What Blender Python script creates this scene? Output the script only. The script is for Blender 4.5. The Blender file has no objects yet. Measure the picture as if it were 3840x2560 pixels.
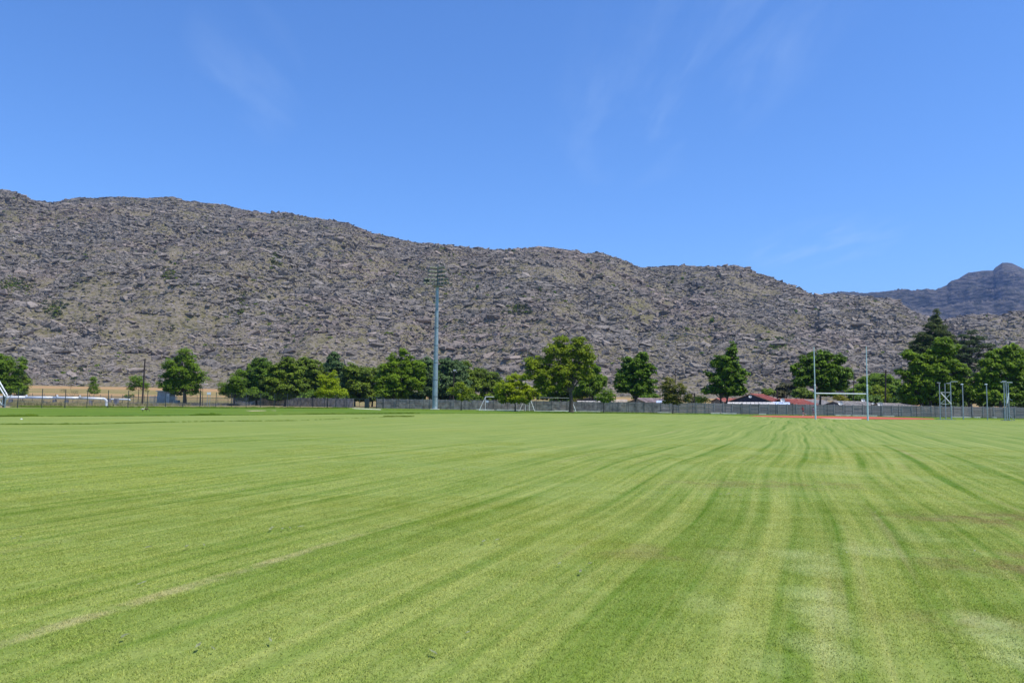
import bpy, bmesh, math, random
import numpy as np
from mathutils import Vector, Matrix, Euler

random.seed(7); RNG = np.random.default_rng(11)
R = math.radians
SC = bpy.context.scene
COL = SC.collection

# ------------------------------------------------------------------ camera
CAMZ = 1.6; FPX = 2930.0; PITCH = math.atan(225/FPX); ROLL = math.atan(0.0135)
_f = Vector((0, math.cos(PITCH), math.sin(PITCH))); _r0 = Vector((1, 0, 0)); _u0 = _r0.cross(_f)
_U = _u0*math.cos(ROLL) - _r0*math.sin(ROLL); _R = _r0*math.cos(ROLL) + _u0*math.sin(ROLL)
cd = bpy.data.cameras.new('camera'); cam = bpy.data.objects.new('camera', cd); COL.objects.link(cam)
M3 = Matrix((_R, _U, -_f)).transposed()
cam.matrix_world = Matrix.Translation((0, 0, CAMZ)) @ M3.to_4x4()
cd.sensor_width = 36; cd.lens = FPX/3840*36; cd.clip_start = 0.1; cd.clip_end = 20000
SC.camera = cam

# ------------------------------------------------------------------ sun, sky, exposure
SUN = Vector((0.40, -0.20, 0.90)).normalized()
sd = bpy.data.lights.new('sun', 'SUN'); sd.energy = 4.3; sd.angle = R(0.53); sd.color = (1.0, 0.95, 0.88)
so = bpy.data.objects.new('sun', sd); COL.objects.link(so)
so.rotation_euler = SUN.to_track_quat('Z', 'Y').to_euler(); so.location = (60, -30, 135)
SC.view_settings.view_transform = 'Standard'; SC.view_settings.look = 'None'
SC.view_settings.exposure = 0.25; SC.view_settings.gamma = 1.0; SC.view_settings.use_curve_mapping = False
SC.render.engine = 'CYCLES'
SC.cycles.max_bounces = 6; SC.cycles.diffuse_bounces = 3; SC.cycles.glossy_bounces = 2
SC.cycles.transmission_bounces = 4; SC.cycles.volume_bounces = 0; SC.cycles.transparent_max_bounces = 8
SC.cycles.use_denoising = True
SC.cycles.sample_clamp_indirect = 4

# ------------------------------------------------------------------ pixel of the 3840x2560 photograph <-> place
def ray(px, py): return _f*FPX + _R*(px-1920) - _U*(py-1280)
def P(px, py, d):
    v = ray(px, py); k = d/v.y; return Vector((v.x*k, d, CAMZ+v.z*k))
def G(px, py, z=0.0):
    v = ray(px, py); k = (z-CAMZ)/v.z; return Vector((v.x*k, v.y*k, z))
def XA(px, d, z=0.0):
    dzz = z-CAMZ; q = px-1920
    return (q*(d*_f.y+dzz*_f.z)/FPX - d*_R.y - dzz*_R.z)/_R.x
def project(p):
    v = Vector(p)-Vector((0, 0, CAMZ)); k = v.dot(_f)
    return 1920+FPX*v.dot(_R)/k, 1280-FPX*v.dot(_U)/k

class NT:
    """small helper for node trees"""
    def __init__(s, nt): s.nt = nt; s.N = nt.nodes; s.L = nt.links
    def n(s, t, **kw):
        x = s.N.new(t)
        for k, v in kw.items(): setattr(x, k, v)
        return x
    def put(s, node, i, v):
        if v is None: return
        if isinstance(v, bpy.types.NodeSocket): s.L.new(v, node.inputs[i])
        else: node.inputs[i].default_value = v
    def m(s, op, a, b=None, c=None, clamp=False):
        x = s.n('ShaderNodeMath', operation=op, use_clamp=clamp)
        s.put(x, 0, a); s.put(x, 1, b); s.put(x, 2, c); return x.outputs[0]
    def mix(s, f, a, b, blend='MIX'):
        x = s.n('ShaderNodeMix', data_type='RGBA', blend_type=blend)
        s.put(x, 0, f)
        s.put(x, 6, (a[0], a[1], a[2], 1) if isinstance(a, tuple) else a)
        s.put(x, 7, (b[0], b[1], b[2], 1) if isinstance(b, tuple) else b); return x.outputs[2]
    def ramp(s, v, lo, hi):
        x = s.n('ShaderNodeMapRange', interpolation_type='SMOOTHSTEP'); s.put(x, 0, v)
        s.put(x, 1, lo); s.put(x, 2, hi); return x.outputs[0]
    def vec(s, x, y, z=0.0):
        c = s.n('ShaderNodeCombineXYZ'); s.put(c, 0, x); s.put(c, 1, y); s.put(c, 2, z); return c.outputs[0]
    def noise(s, v, scale, detail=2.0, rough=0.5, dist=0.0):
        x = s.n('ShaderNodeTexNoise'); s.put(x, 'Vector', v)
        x.inputs['Scale'].default_value = scale; x.inputs['Detail'].default_value = detail
        x.inputs['Roughness'].default_value = rough; x.inputs['Distortion'].default_value = dist
        return x.outputs[0]

w = bpy.data.worlds.new('World'); SC.world = w; w.use_nodes = True
T = NT(w.node_tree); T.N.clear()
sky = T.n('ShaderNodeTexSky', sky_type='NISHITA'); sky.sun_disc = False
sky.sun_elevation = math.asin(SUN.z); sky.sun_rotation = math.atan2(SUN.x, SUN.y)
sky.altitude = 300; sky.air_density = 1.0; sky.dust_density = 0.25; sky.ozone_density = 2.2
tc = T.n('ShaderNodeTexCoord'); sx = T.n('ShaderNodeSeparateXYZ'); T.L.new(tc.outputs['Generated'], sx.inputs[0])
dz = T.m('MAXIMUM', sx.outputs[2], 0.03)
cx = T.m('DIVIDE', sx.outputs[0], dz); cy = T.m('DIVIDE', sx.outputs[1], dz)
def wisp(x0, y0, rx, ry, shear):
    dx = T.m('DIVIDE', T.m('SUBTRACT', T.m('SUBTRACT', cx, x0), T.m('MULTIPLY', T.m('SUBTRACT', cy, y0), shear)), rx)
    dy = T.m('DIVIDE', T.m('SUBTRACT', cy, y0), ry)
    r2 = T.m('ADD', T.m('MULTIPLY', dx, dx), T.m('MULTIPLY', dy, dy))
    return T.m('SUBTRACT', 1.0, r2, clamp=True)
nz = T.noise(T.vec(T.m('MULTIPLY', cx, 3.6), T.m('MULTIPLY', cy, 0.8), 6.7), 1.5, 6, 0.6, 0.3)
nz = T.ramp(nz, 0.40, 0.78)
wm = T.m('ADD', T.m('ADD', wisp(0.52, 2.35, 0.42, 1.35, -0.05), T.m('MULTIPLY', wisp(-0.86, 2.45, 0.20, 0.65, -0.25), 0.7)),
         T.m('MULTIPLY', wisp(1.95, 4.9, 0.5, 1.0, 0.1), 1.4))
fac = T.m('MULTIPLY', T.m('MULTIPLY', wm, nz), 0.12, clamp=True)
hs = T.n('ShaderNodeHueSaturation'); hs.inputs['Saturation'].default_value = 1.12; hs.inputs['Value'].default_value = 1.0
T.L.new(sky.outputs[0], hs.inputs['Color'])
tint = T.mix(1.0, hs.outputs[0], (0.69, 0.905, 1.20), 'MULTIPLY')
skc = T.mix(fac, tint, (5.2, 6.2, 7.2))
bg = T.n('ShaderNodeBackground'); T.L.new(skc, bg.inputs[0]); bg.inputs[1].default_value = 0.148
wo = T.n('ShaderNodeOutputWorld'); T.L.new(bg.outputs[0], wo.inputs[0])

# ------------------------------------------------------------------ noise in numpy
_perm = RNG.permutation(4096); _val = RNG.random(4096)
def _h(ix, iy, s): return _val[(_perm[(_perm[ix & 4095] + iy*7 + s*131) & 4095]) & 4095]
def vnoise(x, y, s=0):
    x = np.asarray(x, float); y = np.asarray(y, float)
    ix = np.floor(x).astype(int); iy = np.floor(y).astype(int); fx = x-ix; fy = y-iy
    fx = fx*fx*(3-2*fx); fy = fy*fy*(3-2*fy)
    a = _h(ix, iy, s); b = _h(ix+1, iy, s); c = _h(ix, iy+1, s); d = _h(ix+1, iy+1, s)
    return (a*(1-fx)+b*fx)*(1-fy) + (c*(1-fx)+d*fx)*fy
def fbm(x, y, oct=4, s=0, g=0.5):
    t = 0; a = 1; n = 0
    for k in range(oct): t = t + a*vnoise(x*2**k+17.3*k, y*2**k-9.1*k, s+k); n += a; a *= g
    return t/n

# ------------------------------------------------------------------ materials
def mat(name, color, rough=0.7, metal=0.0, var=0.12, scale=3.0, bump=0.0, spec=0.3, obj_rand=0.0, stain=None, coord='Object'):
    m = bpy.data.materials.new(name); m.use_nodes = True; t = NT(m.node_tree)
    b = t.N['Principled BSDF']; b.inputs['Roughness'].default_value = rough; b.inputs['Metallic'].default_value = metal
    b.inputs['Specular IOR Level'].default_value = spec
    c = t.n('ShaderNodeTexCoord').outputs[coord]
    nn = t.noise(c, scale, 5, 0.6)
    lo = tuple(max(0, k*(1-var*2)) for k in color); hi = tuple(min(1, k*(1+var*2)) for k in color)
    out = t.mix(t.ramp(nn, 0.3, 0.7), lo, hi)
    if stain:
        n2 = t.noise(c, scale*0.35, 4, 0.65, 0.6); out = t.mix(t.ramp(n2, 0.52, 0.75), out, stain)
    if obj_rand:
        oi = t.n('ShaderNodeObjectInfo')
        v = t.m('ADD', t.m('MULTIPLY', oi.outputs['Random'], 2*obj_rand), 1-obj_rand)
        cb = t.n('ShaderNodeCombineColor'); [t.L.new(v, cb.inputs[i]) for i in range(3)]
        out = t.mix(1.0, out, cb.outputs[0], 'MULTIPLY')
    t.L.new(out, b.inputs['Base Color'])
    if bump:
        bp = t.n('ShaderNodeBump'); bp.inputs['Strength'].default_value = bump; bp.inputs['Distance'].default_value = 0.05
        t.L.new(nn, bp.inputs['Height']); t.L.new(bp.outputs[0], b.inputs['Normal'])
    return m

def up_normal(t, b, k, z):
    gn = t.n('ShaderNodeNewGeometry').outputs['Normal']; va = t.n('ShaderNodeVectorMath', operation='MULTIPLY_ADD'); t.L.new(gn, va.inputs[0])
    va.inputs[1].default_value = (k, k, k); va.inputs[2].default_value = (0, 0, z); vn = t.n('ShaderNodeVectorMath', operation='NORMALIZE'); t.L.new(va.outputs[0], vn.inputs[0])
    t.L.new(vn.outputs[0], b.inputs['Normal'])
def leaf_mat(name, dark, light, trans=0.40, rough=0.55):
    m = bpy.data.materials.new(name); m.use_nodes = True; t = NT(m.node_tree); N = t.N
    b = N['Principled BSDF']; up_normal(t, b, 0.6, 0.55); b.inputs['Roughness'].default_value = rough; b.inputs['Specular IOR Level'].default_value = 0.25
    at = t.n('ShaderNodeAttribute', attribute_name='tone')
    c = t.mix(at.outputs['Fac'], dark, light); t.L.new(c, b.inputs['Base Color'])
    tr = t.n('ShaderNodeBsdfTranslucent'); t.L.new(t.mix(1.0, c, (1.35, 1.35, 0.45), 'MULTIPLY'), tr.inputs[0])
    mx = t.n('ShaderNodeMixShader'); mx.inputs[0].default_value = trans
    t.L.new(b.outputs[0], mx.inputs[1]); t.L.new(tr.outputs[0], mx.inputs[2]); t.L.new(mx.outputs[0], N['Material Output'].inputs[0])
    return m

TH = math.atan(0.375)   # heading of the mowing lines, towards the rugby posts
def lawn_color(t, pos):
    s = t.n('ShaderNodeSeparateXYZ'); t.L.new(pos, s.inputs[0]); X, Y = s.outputs[0], s.outputs[1]
    u = t.m('SUBTRACT', t.m('MULTIPLY', X, math.cos(TH)), t.m('MULTIPLY', Y, math.sin(TH)))
    v = t.m('ADD', t.m('MULTIPLY', X, math.sin(TH)), t.m('MULTIPLY', Y, math.cos(TH)))
    wob = t.noise(t.vec(t.m('MULTIPLY', u, 0.08), t.m('MULTIPLY', v, 0.075), 1.0), 1.0, 0.5)
    u1 = t.m('ADD', u, t.m('MULTIPLY', t.m('SUBTRACT', wob, 0.5), 1.0))
    s1 = t.noise(t.vec(t.m('MULTIPLY', u1, 1.7), t.m('MULTIPLY', v, 0.028), 5.0), 1.0, 3, 0.55)
    s2 = t.noise(t.vec(t.m('MULTIPLY', u1, 5.5), t.m('MULTIPLY', v, 0.06), 9.0), 1.0, 3, 0.65)
    # mower passes: blade-lean shade painted as narrow darker lines every 1.5 m, strongest on the right
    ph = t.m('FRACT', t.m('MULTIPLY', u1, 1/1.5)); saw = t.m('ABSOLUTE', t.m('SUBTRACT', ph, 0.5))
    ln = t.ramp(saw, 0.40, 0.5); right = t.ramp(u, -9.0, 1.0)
    vis = t.m('MULTIPLY', t.m('MULTIPLY', t.m('ADD', 0.12, t.m('MULTIPLY', right, 0.45)), t.m('ADD', 0.22, t.ramp(v, 8.0, 26.0))), t.ramp(t.noise(t.vec(t.m('MULTIPLY', u, 0.25), t.m('MULTIPLY', v, 0.09), 31.0), 1.0, 2), 0.30, 0.62))  # line contrast painted stronger farther off, for the grazing view
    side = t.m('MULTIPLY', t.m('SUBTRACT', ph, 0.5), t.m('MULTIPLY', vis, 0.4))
    pa = t.noise(pos, 0.55, 5, 0.6, 0.4); pb = t.noise(pos, 3.2, 4, 0.65); big = t.noise(pos, 0.035, 3, 0.5)
    S = t.m('ADD', t.m('MULTIPLY', t.m('SUBTRACT', s1, 0.5), 0.6), t.m('MULTIPLY', t.m('SUBTRACT', s2, 0.5), 2.1))
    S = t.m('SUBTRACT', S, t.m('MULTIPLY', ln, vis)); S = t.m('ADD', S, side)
    S = t.m('ADD', S, t.m('MULTIPLY', t.m('SUBTRACT', pa, 0.5), 0.65))
    S = t.m('ADD', S, t.m('MULTIPLY', t.m('SUBTRACT', pb, 0.5), 0.4))
    S = t.m('ADD', S, t.m('MULTIPLY', t.m('SUBTRACT', big, 0.5), 0.4))
    S = t.m('ADD', S, 0.60, clamp=True)
    col = t.mix(S, LAWN_D, LAWN_L)
    # hue drift between yellow-green and blue-green
    hu = t.noise(pos, 0.16, 3, 0.6); col = t.mix(t.m('MULTIPLY', t.ramp(hu, 0.45, 0.75), 0.45), col, LAWN_Y)
    # dry streaks following the mowing
    dry = t.noise(t.vec(t.m('MULTIPLY', u1, 2.6), t.m('MULTIPLY', v, 0.055), 21.0), 1.0, 3, 0.6)
    col = t.mix(t.m('MULTIPLY', t.ramp(dry, 0.58, 0.80), 0.6), col, (0.34, 0.30, 0.13))
    # worn brown patches at the right
    def spot(x0, y0, rx, ry):
        a = t.m('DIVIDE', t.m('SUBTRACT', X, x0), rx); b = t.m('DIVIDE', t.m('SUBTRACT', Y, y0), ry)
        return t.m('SUBTRACT', 1.0, t.m('ADD', t.m('MULTIPLY', a, a), t.m('MULTIPLY', b, b)), clamp=True)
    sp = t.m('ADD', t.m('ADD', spot(5.3, 8.2, 1.3, 0.9), spot(7.3, 11.4, 2.2, 1.0)), t.m('MULTIPLY', spot(3.6, 6.0, 1.0, 0.4), 0.6))
    sp = t.m('ADD', sp, t.m('MULTIPLY', t.m('ADD', spot(1.6, 8.6, 1.3, 0.6), spot(5.2, 16.0, 3.0, 1.2)), 0.55))
    sp = t.m('MULTIPLY', t.m('MULTIPLY', sp, t.ramp(t.noise(pos, 1.7, 4, 0.65, 0.5), 0.38, 0.62)), 0.8, clamp=True)
    col = t.mix(sp, col, (0.20, 0.155, 0.06))
    # pale arcs left by the mower at the right, and one long straw streak at the left
    pale = None
    for (px, py, w_) in ((3010, 2085, 1), (3040, 2130, .8), (3255, 2060, .9), (3050, 2230, .8), (3075, 2290, .9), (3120, 2340, .7), (3060, 2420, 1), (3120, 2460, .8), (3700, 2330, .9), (3760, 2400, 1), (3820, 2470, 1), (3160, 1770, .7), (3110, 1750, .6), (3420, 2010, .5), (2700, 2090, .4), (2660, 2260, .4), (2880, 2480, .4)):
        g = G(px, py); m_ = t.m('MULTIPLY', spot(g.x, g.y, .045*g.y, .065*g.y), w_); pale = m_ if pale is None else t.m('MAXIMUM', pale, m_)
    pale = t.m('MULTIPLY', pale, t.m('ADD', 0.15, t.m('MULTIPLY', pb, 0.55)))
    col = t.mix(pale, col, (0.40, 0.44, 0.18))
    a_ = G(0, 2412); b_ = G(1000, 2110); L_ = (b_-a_).length; nx_, ny_ = -(b_.y-a_.y)/L_, (b_.x-a_.x)/L_
    dd = t.m('ABSOLUTE', t.m('ADD', t.m('MULTIPLY', t.m('SUBTRACT', X, a_.x), nx_), t.m('MULTIPLY', t.m('SUBTRACT', Y, a_.y), ny_)))
    st = t.m('MULTIPLY', t.m('SUBTRACT', 1.0, t.ramp(dd, 0.03, 0.13)), t.m('SUBTRACT', 1.0, t.ramp(Y, 7.5, 11.5)))
    st = t.m('MULTIPLY', st, t.ramp(t.noise(pos, 2.2, 4, 0.65), 0.30, 0.62))
    col = t.mix(t.m('MULTIPLY', st, 0.6), col, (0.42, 0.37, 0.17))
    return col, s2
LAWN_D = (0.106, 0.190, 0.014); LAWN_L = (0.295, 0.335, 0.080); LAWN_Y = (0.255, 0.285, 0.038)

def mk_lawn(name, blades):
    m = bpy.data.materials.new(name); m.use_nodes = True; t = NT(m.node_tree); b = t.N['Principled BSDF']
    pos = t.n('ShaderNodeNewGeometry').outputs['Position']
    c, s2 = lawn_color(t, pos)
    b.inputs['Roughness'].default_value = 0.75; b.inputs['Specular IOR Level'].default_value = 0.15
    if blades:
        at = t.n('ShaderNodeAttribute', attribute_name='tone')
        c = t.mix(at.outputs['Fac'], t.mix(1.0, c, (0.74, 0.86, 0.62), 'MULTIPLY'), t.mix(1.0, c, (2.35, 2.15, 2.4), 'MULTIPLY'))
        t.L.new(c, b.inputs['Base Color'])
        gn = t.n('ShaderNodeNewGeometry').outputs['Normal']; va = t.n('ShaderNodeVectorMath', operation='MULTIPLY_ADD'); t.L.new(gn, va.inputs[0])
        va.inputs[1].default_value = (0.5, 0.5, 0.5); va.inputs[2].default_value = (0, 0, 0.9); vn = t.n('ShaderNodeVectorMath', operation='NORMALIZE'); t.L.new(va.outputs[0], vn.inputs[0])
        t.L.new(vn.outputs[0], b.inputs['Normal'])
        tr = t.n('ShaderNodeBsdfTranslucent'); t.L.new(c, tr.inputs[0])
        mx = t.n('ShaderNodeMixShader'); mx.inputs[0].default_value = 0.35
        t.L.new(b.outputs[0], mx.inputs[1]); t.L.new(tr.outputs[0], mx.inputs[2]); t.L.new(mx.outputs[0], t.N['Material Output'].inputs[0])
    else:
        f1 = t.noise(pos, 38.0, 3, 0.7); f2 = t.noise(pos, 9.0, 4, 0.7)
        k = t.m('ADD', t.m('MULTIPLY', f1, 0.7), t.m('MULTIPLY', f2, 0.7))
        k = t.m('ADD', k, 0.30)
        cb = t.n('ShaderNodeCombineColor'); [t.L.new(k, cb.inputs[i]) for i in range(3)]
        c = t.mix(1.0, c, cb.outputs[0], 'MULTIPLY')
        t.L.new(c, b.inputs['Base Color'])
        bp = t.n('ShaderNodeBump'); bp.inputs['Strength'].default_value = 0.5; bp.inputs['Distance'].default_value = 0.03
        t.L.new(t.m('ADD', f1, t.m('MULTIPLY', f2, 1.5)), bp.inputs['Height']); t.L.new(bp.outputs[0], b.inputs['Normal'])
    return m
M = {}
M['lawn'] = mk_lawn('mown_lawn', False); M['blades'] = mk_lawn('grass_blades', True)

def mk_verge(name, dark, light, dryc, dryamt=0.5, blades=False):
    m = bpy.data.materials.new(name); m.use_nodes = True; t = NT(m.node_tree); b = t.N['Principled BSDF']
    b.inputs['Roughness'].default_value = 0.8; b.inputs['Specular IOR Level'].default_value = 0.15
    pos = t.n('ShaderNodeNewGeometry').outputs['Position']; s = t.n('ShaderNodeSeparateXYZ'); t.L.new(pos, s.inputs[0])
    d = t.m('SUBTRACT', t.m('MULTIPLY', s.outputs[1], 0.86), t.m('MULTIPLY', s.outputs[0], 0.5))
    l = t.m('ADD', t.m('MULTIPLY', s.outputs[0], 0.86), t.m('MULTIPLY', s.outputs[1], 0.5))
    st = t.noise(t.vec(t.m('MULTIPLY', l, 0.05), t.m('MULTIPLY', d, 0.22), 2), 1.0, 4, 0.6)
    n1 = t.noise(pos, 0.7, 5, 0.65)
    k = t.ramp(t.m('ADD', t.m('MULTIPLY', st, 0.65), t.m('MULTIPLY', n1, 0.35)), 0.35, 0.65)
    c = t.mix(k, dark, light)
    c = t.mix(t.m('MULTIPLY', t.ramp(t.noise(t.vec(t.m('MULTIPLY', l, 0.07), t.m('MULTIPLY', d, 0.3), 8), 1.0, 4, 0.6), 0.55, 0.72), dryamt), c, dryc)
    if blades:
        at = t.n('ShaderNodeAttribute', attribute_name='tone')
        c = t.mix(at.outputs['Fac'], t.mix(1.0, c, (0.7, 0.75, 0.6), 'MULTIPLY'), t.mix(1.0, c, (1.35, 1.3, 1.3), 'MULTIPLY')); up_normal(t, b, 0.5, 0.8)
    t.L.new(c, b.inputs['Base Color'])
    return m
M['verge'] = mk_verge('verge_grass', (0.080, 0.155, 0.005), (0.145, 0.215, 0.012), (0.22, 0.235, 0.05), 0.4)
M['tuft'] = mk_verge('long_grass', (0.08, 0.16, 0.005), (0.135, 0.21, 0.010), (0.17, 0.20, 0.03), 0.3, True)
M['dry_tuft'] = mk_verge('dry_weeds', (0.17, 0.16, 0.07), (0.33, 0.29, 0.15), (0.24, 0.21, 0.20), 0.7, True)
M['grey_tuft'] = mk_verge('grey_weeds', (0.16, 0.155, 0.145), (0.25, 0.24, 0.23), (0.20, 0.18, 0.20), 0.7, True)

def mk_ground():
    m = bpy.data.materials.new('dry_ground'); m.use_nodes = True; t = NT(m.node_tree); b = t.N['Principled BSDF']
    b.inputs['Roughness'].default_value = 0.95; b.inputs['Specular IOR Level'].default_value = 0.1
    pos = t.n('ShaderNodeNewGeometry').outputs['Position']; s = t.n('ShaderNodeSeparateXYZ'); t.L.new(pos, s.inputs[0])
    X, Y = s.outputs[0], s.outputs[1]
    n = t.noise(pos, 0.25, 6, 0.65)
    near = t.mix(t.ramp(n, 0.35, 0.65), (0.19, 0.16, 0.075), (0.33, 0.27, 0.14))
    band = t.noise(t.vec(t.m('MULTIPLY', X, 0.006), t.m('MULTIPLY', Y, 0.045), 0.5), 1.0, 4, 0.55, 0.3)
    far = t.mix(t.ramp(band, 0.42, 0.60), (0.40, 0.245, 0.115), (0.24, 0.20, 0.075))
    far = t.mix(t.m('MULTIPLY', t.ramp(t.noise(pos, 0.12, 5, 0.7), 0.5, 0.8), 0.5), far, (0.46, 0.31, 0.17))
    c = t.mix(t.ramp(Y, 175.0, 215.0), near, far)
    t.L.new(c, b.inputs['Base Color']); return m
M['ground'] = mk_ground()

def mk_hill(name, a, b_, c_, sc):
    m = bpy.data.materials.new(name); m.use_nodes = True; t = NT(m.node_tree); b = t.N['Principled BSDF']
    b.inputs['Roughness'].default_value = 0.95; b.inputs['Specular IOR Level'].default_value = 0.1
    pos = t.n('ShaderNodeNewGeometry').outputs['Position']
    n1 = t.noise(pos, 0.35*sc, 8, 0.72); n2 = t.noise(pos, 0.02*sc, 5, 0.65, 0.6); n3 = t.noise(pos, 0.8*sc, 5, 0.7)
    c = t.mix(t.ramp(n1, 0.40, 0.58), a, b_)
    c = t.mix(t.m('MULTIPLY', t.ramp(n2, 0.50, 0.68), 0.55), c, c_)
    k = t.m('ADD', t.m('MULTIPLY', n3, 1.3), 0.35)
    cb = t.n('ShaderNodeCombineColor'); [t.L.new(k, cb.inputs[i]) for i in range(3)]
    c = t.mix(1.0, c, cb.outputs[0], 'MULTIPLY'); t.L.new(c, b.inputs['Base Color'])
    vo = t.n('ShaderNodeTexVoronoi'); vo.inputs['Scale'].default_value = 0.45*sc
    st = t.n('ShaderNodeMapping'); st.inputs['Scale'].default_value = (0.6, 1, 1.9); t.L.new(pos, st.inputs[0]); t.L.new(st.outputs[0], vo.inputs['Vector'])
    bp = t.n('ShaderNodeBump'); bp.inputs['Strength'].default_value = 0.9; bp.inputs['Distance'].default_value = 1.2/sc
    t.L.new(t.m('ADD', t.m('MULTIPLY', vo.outputs[0], -0.8), n1), bp.inputs['Height']); t.L.new(bp.outputs[0], b.inputs['Normal'])
    return m
M['hill'] = mk_hill('scrub_slope', (0.150, 0.130, 0.062), (0.232, 0.196, 0.150), (0.140, 0.130, 0.052), 1.0)
M['far_hill'] = mk_hill('far_slope', (0.050, 0.052, 0.042), (0.125, 0.112, 0.098), (0.036, 0.042, 0.030), 0.09)

def mk_rock():
    m = bpy.data.materials.new('grey_rock'); m.use_nodes = True; t = NT(m.node_tree); b = t.N['Principled BSDF']
    b.inputs['Roughness'].default_value = 0.9; b.inputs['Specular IOR Level'].default_value = 0.15
    pos = t.n('ShaderNodeNewGeometry').outputs['Position']; oi = t.n('ShaderNodeObjectInfo')
    n = t.noise(pos, 0.9, 6, 0.7); r = oi.outputs['Random']
    c = t.mix(t.ramp(n, 0.35, 0.68), (0.148, 0.128, 0.105), (0.285, 0.248, 0.203))
    pk = t.noise(pos, 0.014, 4, 0.6)
    c = t.mix(t.m('MULTIPLY', t.ramp(t.m('ADD', pk, t.m('MULTIPLY', r, 0.18)), 0.56, 0.80), 0.6), c, (0.27, 0.205, 0.165))
    k = t.m('ADD', t.m('MULTIPLY', r, 0.55), t.m('ADD', 0.34, t.m('MULTIPLY', t.noise(pos, 0.022, 5, 0.65, 0.4), 0.76)))
    cb = t.n('ShaderNodeCombineColor'); [t.L.new(k, cb.inputs[i]) for i in range(3)]
    t.L.new(t.mix(1.0, c, cb.outputs[0], 'MULTIPLY'), b.inputs['Base Color'])
    bp = t.n('ShaderNodeBump'); bp.inputs['Strength'].default_value = 0.8; bp.inputs['Distance'].default_value = 0.35
    t.L.new(n, bp.inputs['Height']); t.L.new(bp.outputs[0], b.inputs['Normal'])
    return m
M['rock'] = mk_rock()
M['steel'] = mat('galvanised_steel', (0.30, 0.35, 0.36), 0.45, 0.35, 0.08, 2.0)
M['mast'] = mat('mast_steel', (0.27, 0.34, 0.36), 0.5, 0.25, 0.10, 0.7, stain=(0.18, 0.23, 0.25))
M['mast_d'] = mat('mast_band', (0.17, 0.21, 0.22), 0.6, 0.2)
M['post_blue'] = mat('pale_blue_paint', (0.50, 0.60, 0.62), 0.45, 0, 0.06, 1.5)
M['white'] = mat('white_paint', (0.78, 0.78, 0.76), 0.5, 0, 0.04, 2.0)
M['pipe'] = mat('white_pipe', (0.70, 0.72, 0.72), 0.35, 0.1, 0.05, 1.0, stain=(0.5, 0.48, 0.44))
M['fence'] = mat('dark_fence_paint', (0.035, 0.050, 0.050), 0.6, 0.1)
M['wire'] = mat('fence_wire', (0.10, 0.115, 0.115), 0.6, 0.3)
M['slab'] = mat('concrete_slab', (0.265, 0.240, 0.218), 0.9, 0, 0.14, 2.6, 0.3, 0.2, obj_rand=0.16, stain=(0.13, 0.125, 0.12), coord='Generated')
M['slab2'] = mat('concrete_slab_plain', (0.28, 0.250, 0.225), 0.9, 0, 0.2, 1.3, 0.3, 0.2, stain=(0.12, 0.118, 0.115))
M['cpost'] = mat('concrete_post', (0.31, 0.285, 0.26), 0.9, 0, 0.1, 3.0, obj_rand=0.1)
M['concrete'] = mat('pale_concrete', (0.62, 0.56, 0.46), 0.9, 0, 0.12, 1.0)
M['track'] = mat('red_track', (0.47, 0.095, 0.050), 0.85, 0, 0.06, 0.5, coord='Object')
M['sand'] = mat('pale_sand', (0.55, 0.43, 0.26), 0.95, 0, 0.1, 2.0)
M['gravel'] = mat('grey_gravel', (0.20, 0.19, 0.195), 0.95, 0, 0.15, 1.3)
M['bark'] = mat('bark', (0.075, 0.060, 0.045), 0.95, 0, 0.2, 4.0, 0.5)
M['bark_g'] = mat('grey_bark', (0.14, 0.12, 0.10), 0.95, 0, 0.2, 4.0)
M['wood'] = mat('pole_wood', (0.045, 0.035, 0.03), 0.9, 0, 0.15, 2.0)
M['navy'] = mat('dark_gable_paint', (0.045, 0.05, 0.075), 0.8)
M['greyblue'] = mat('grey_plaster', (0.13, 0.14, 0.18), 0.85, 0, 0.05)
M['shedgrey'] = mat('shed_sheet', (0.32, 0.32, 0.31), 0.7)
M['brown'] = mat('brown_plaster', (0.22, 0.17, 0.13), 0.85)
M['beige'] = mat('beige_plaster', (0.34, 0.30, 0.26), 0.85)
M['redroof'] = mat('red_roof_sheet', (0.42, 0.13, 0.085), 0.6, 0, 0.12, 1.2, obj_rand=0.14, stain=(0.52, 0.24, 0.17))
M['greyroof'] = mat('grey_roof_sheet', (0.40, 0.36, 0.31), 0.7, 0, 0.12, 1.2, obj_rand=0.12, stain=(0.30, 0.26, 0.22))
M['rustroof'] = mat('rusty_roof_sheet', (0.36, 0.28, 0.26), 0.7, 0, 0.14, 1.2, obj_rand=0.14, stain=(0.30, 0.19, 0.15))
M['beigeroof'] = mat('beige_roof_sheet', (0.46, 0.38, 0.28), 0.7, 0, 0.1, 1.2, obj_rand=0.1)
M['whiteroof'] = mat('white_roof_sheet', (0.66, 0.62, 0.56), 0.6, 0, 0.08, 1.2, obj_rand=0.06)
M['blueroof'] = mat('pale_blue_sheet', (0.55, 0.64, 0.78), 0.5, 0, 0.05, 1.2, obj_rand=0.05)
M['dish'] = mat('dish_grey', (0.42, 0.44, 0.45), 0.5, 0.1, 0.06)
M['teal'] = mat('teal_sheet', (0.05, 0.30, 0.38), 0.5)
M['glass'] = mat('lamp_glass', (0.11, 0.125, 0.06), 0.3, 0.1, 0.15, 2.0, spec=0.8)  # grass reflection painted into the glass as a green tint
M['lampb'] = mat('lamp_housing', (0.18, 0.19, 0.18), 0.6, 0.3)
M['skin'] = mat('skin_tone', (0.42, 0.25, 0.18), 0.6, 0, 0.05)
M['skin_d'] = mat('brown_skin_tone', (0.16, 0.085, 0.055), 0.6, 0, 0.05)
M['hair'] = mat('dark_hair', (0.02, 0.015, 0.012), 0.7)
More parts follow.
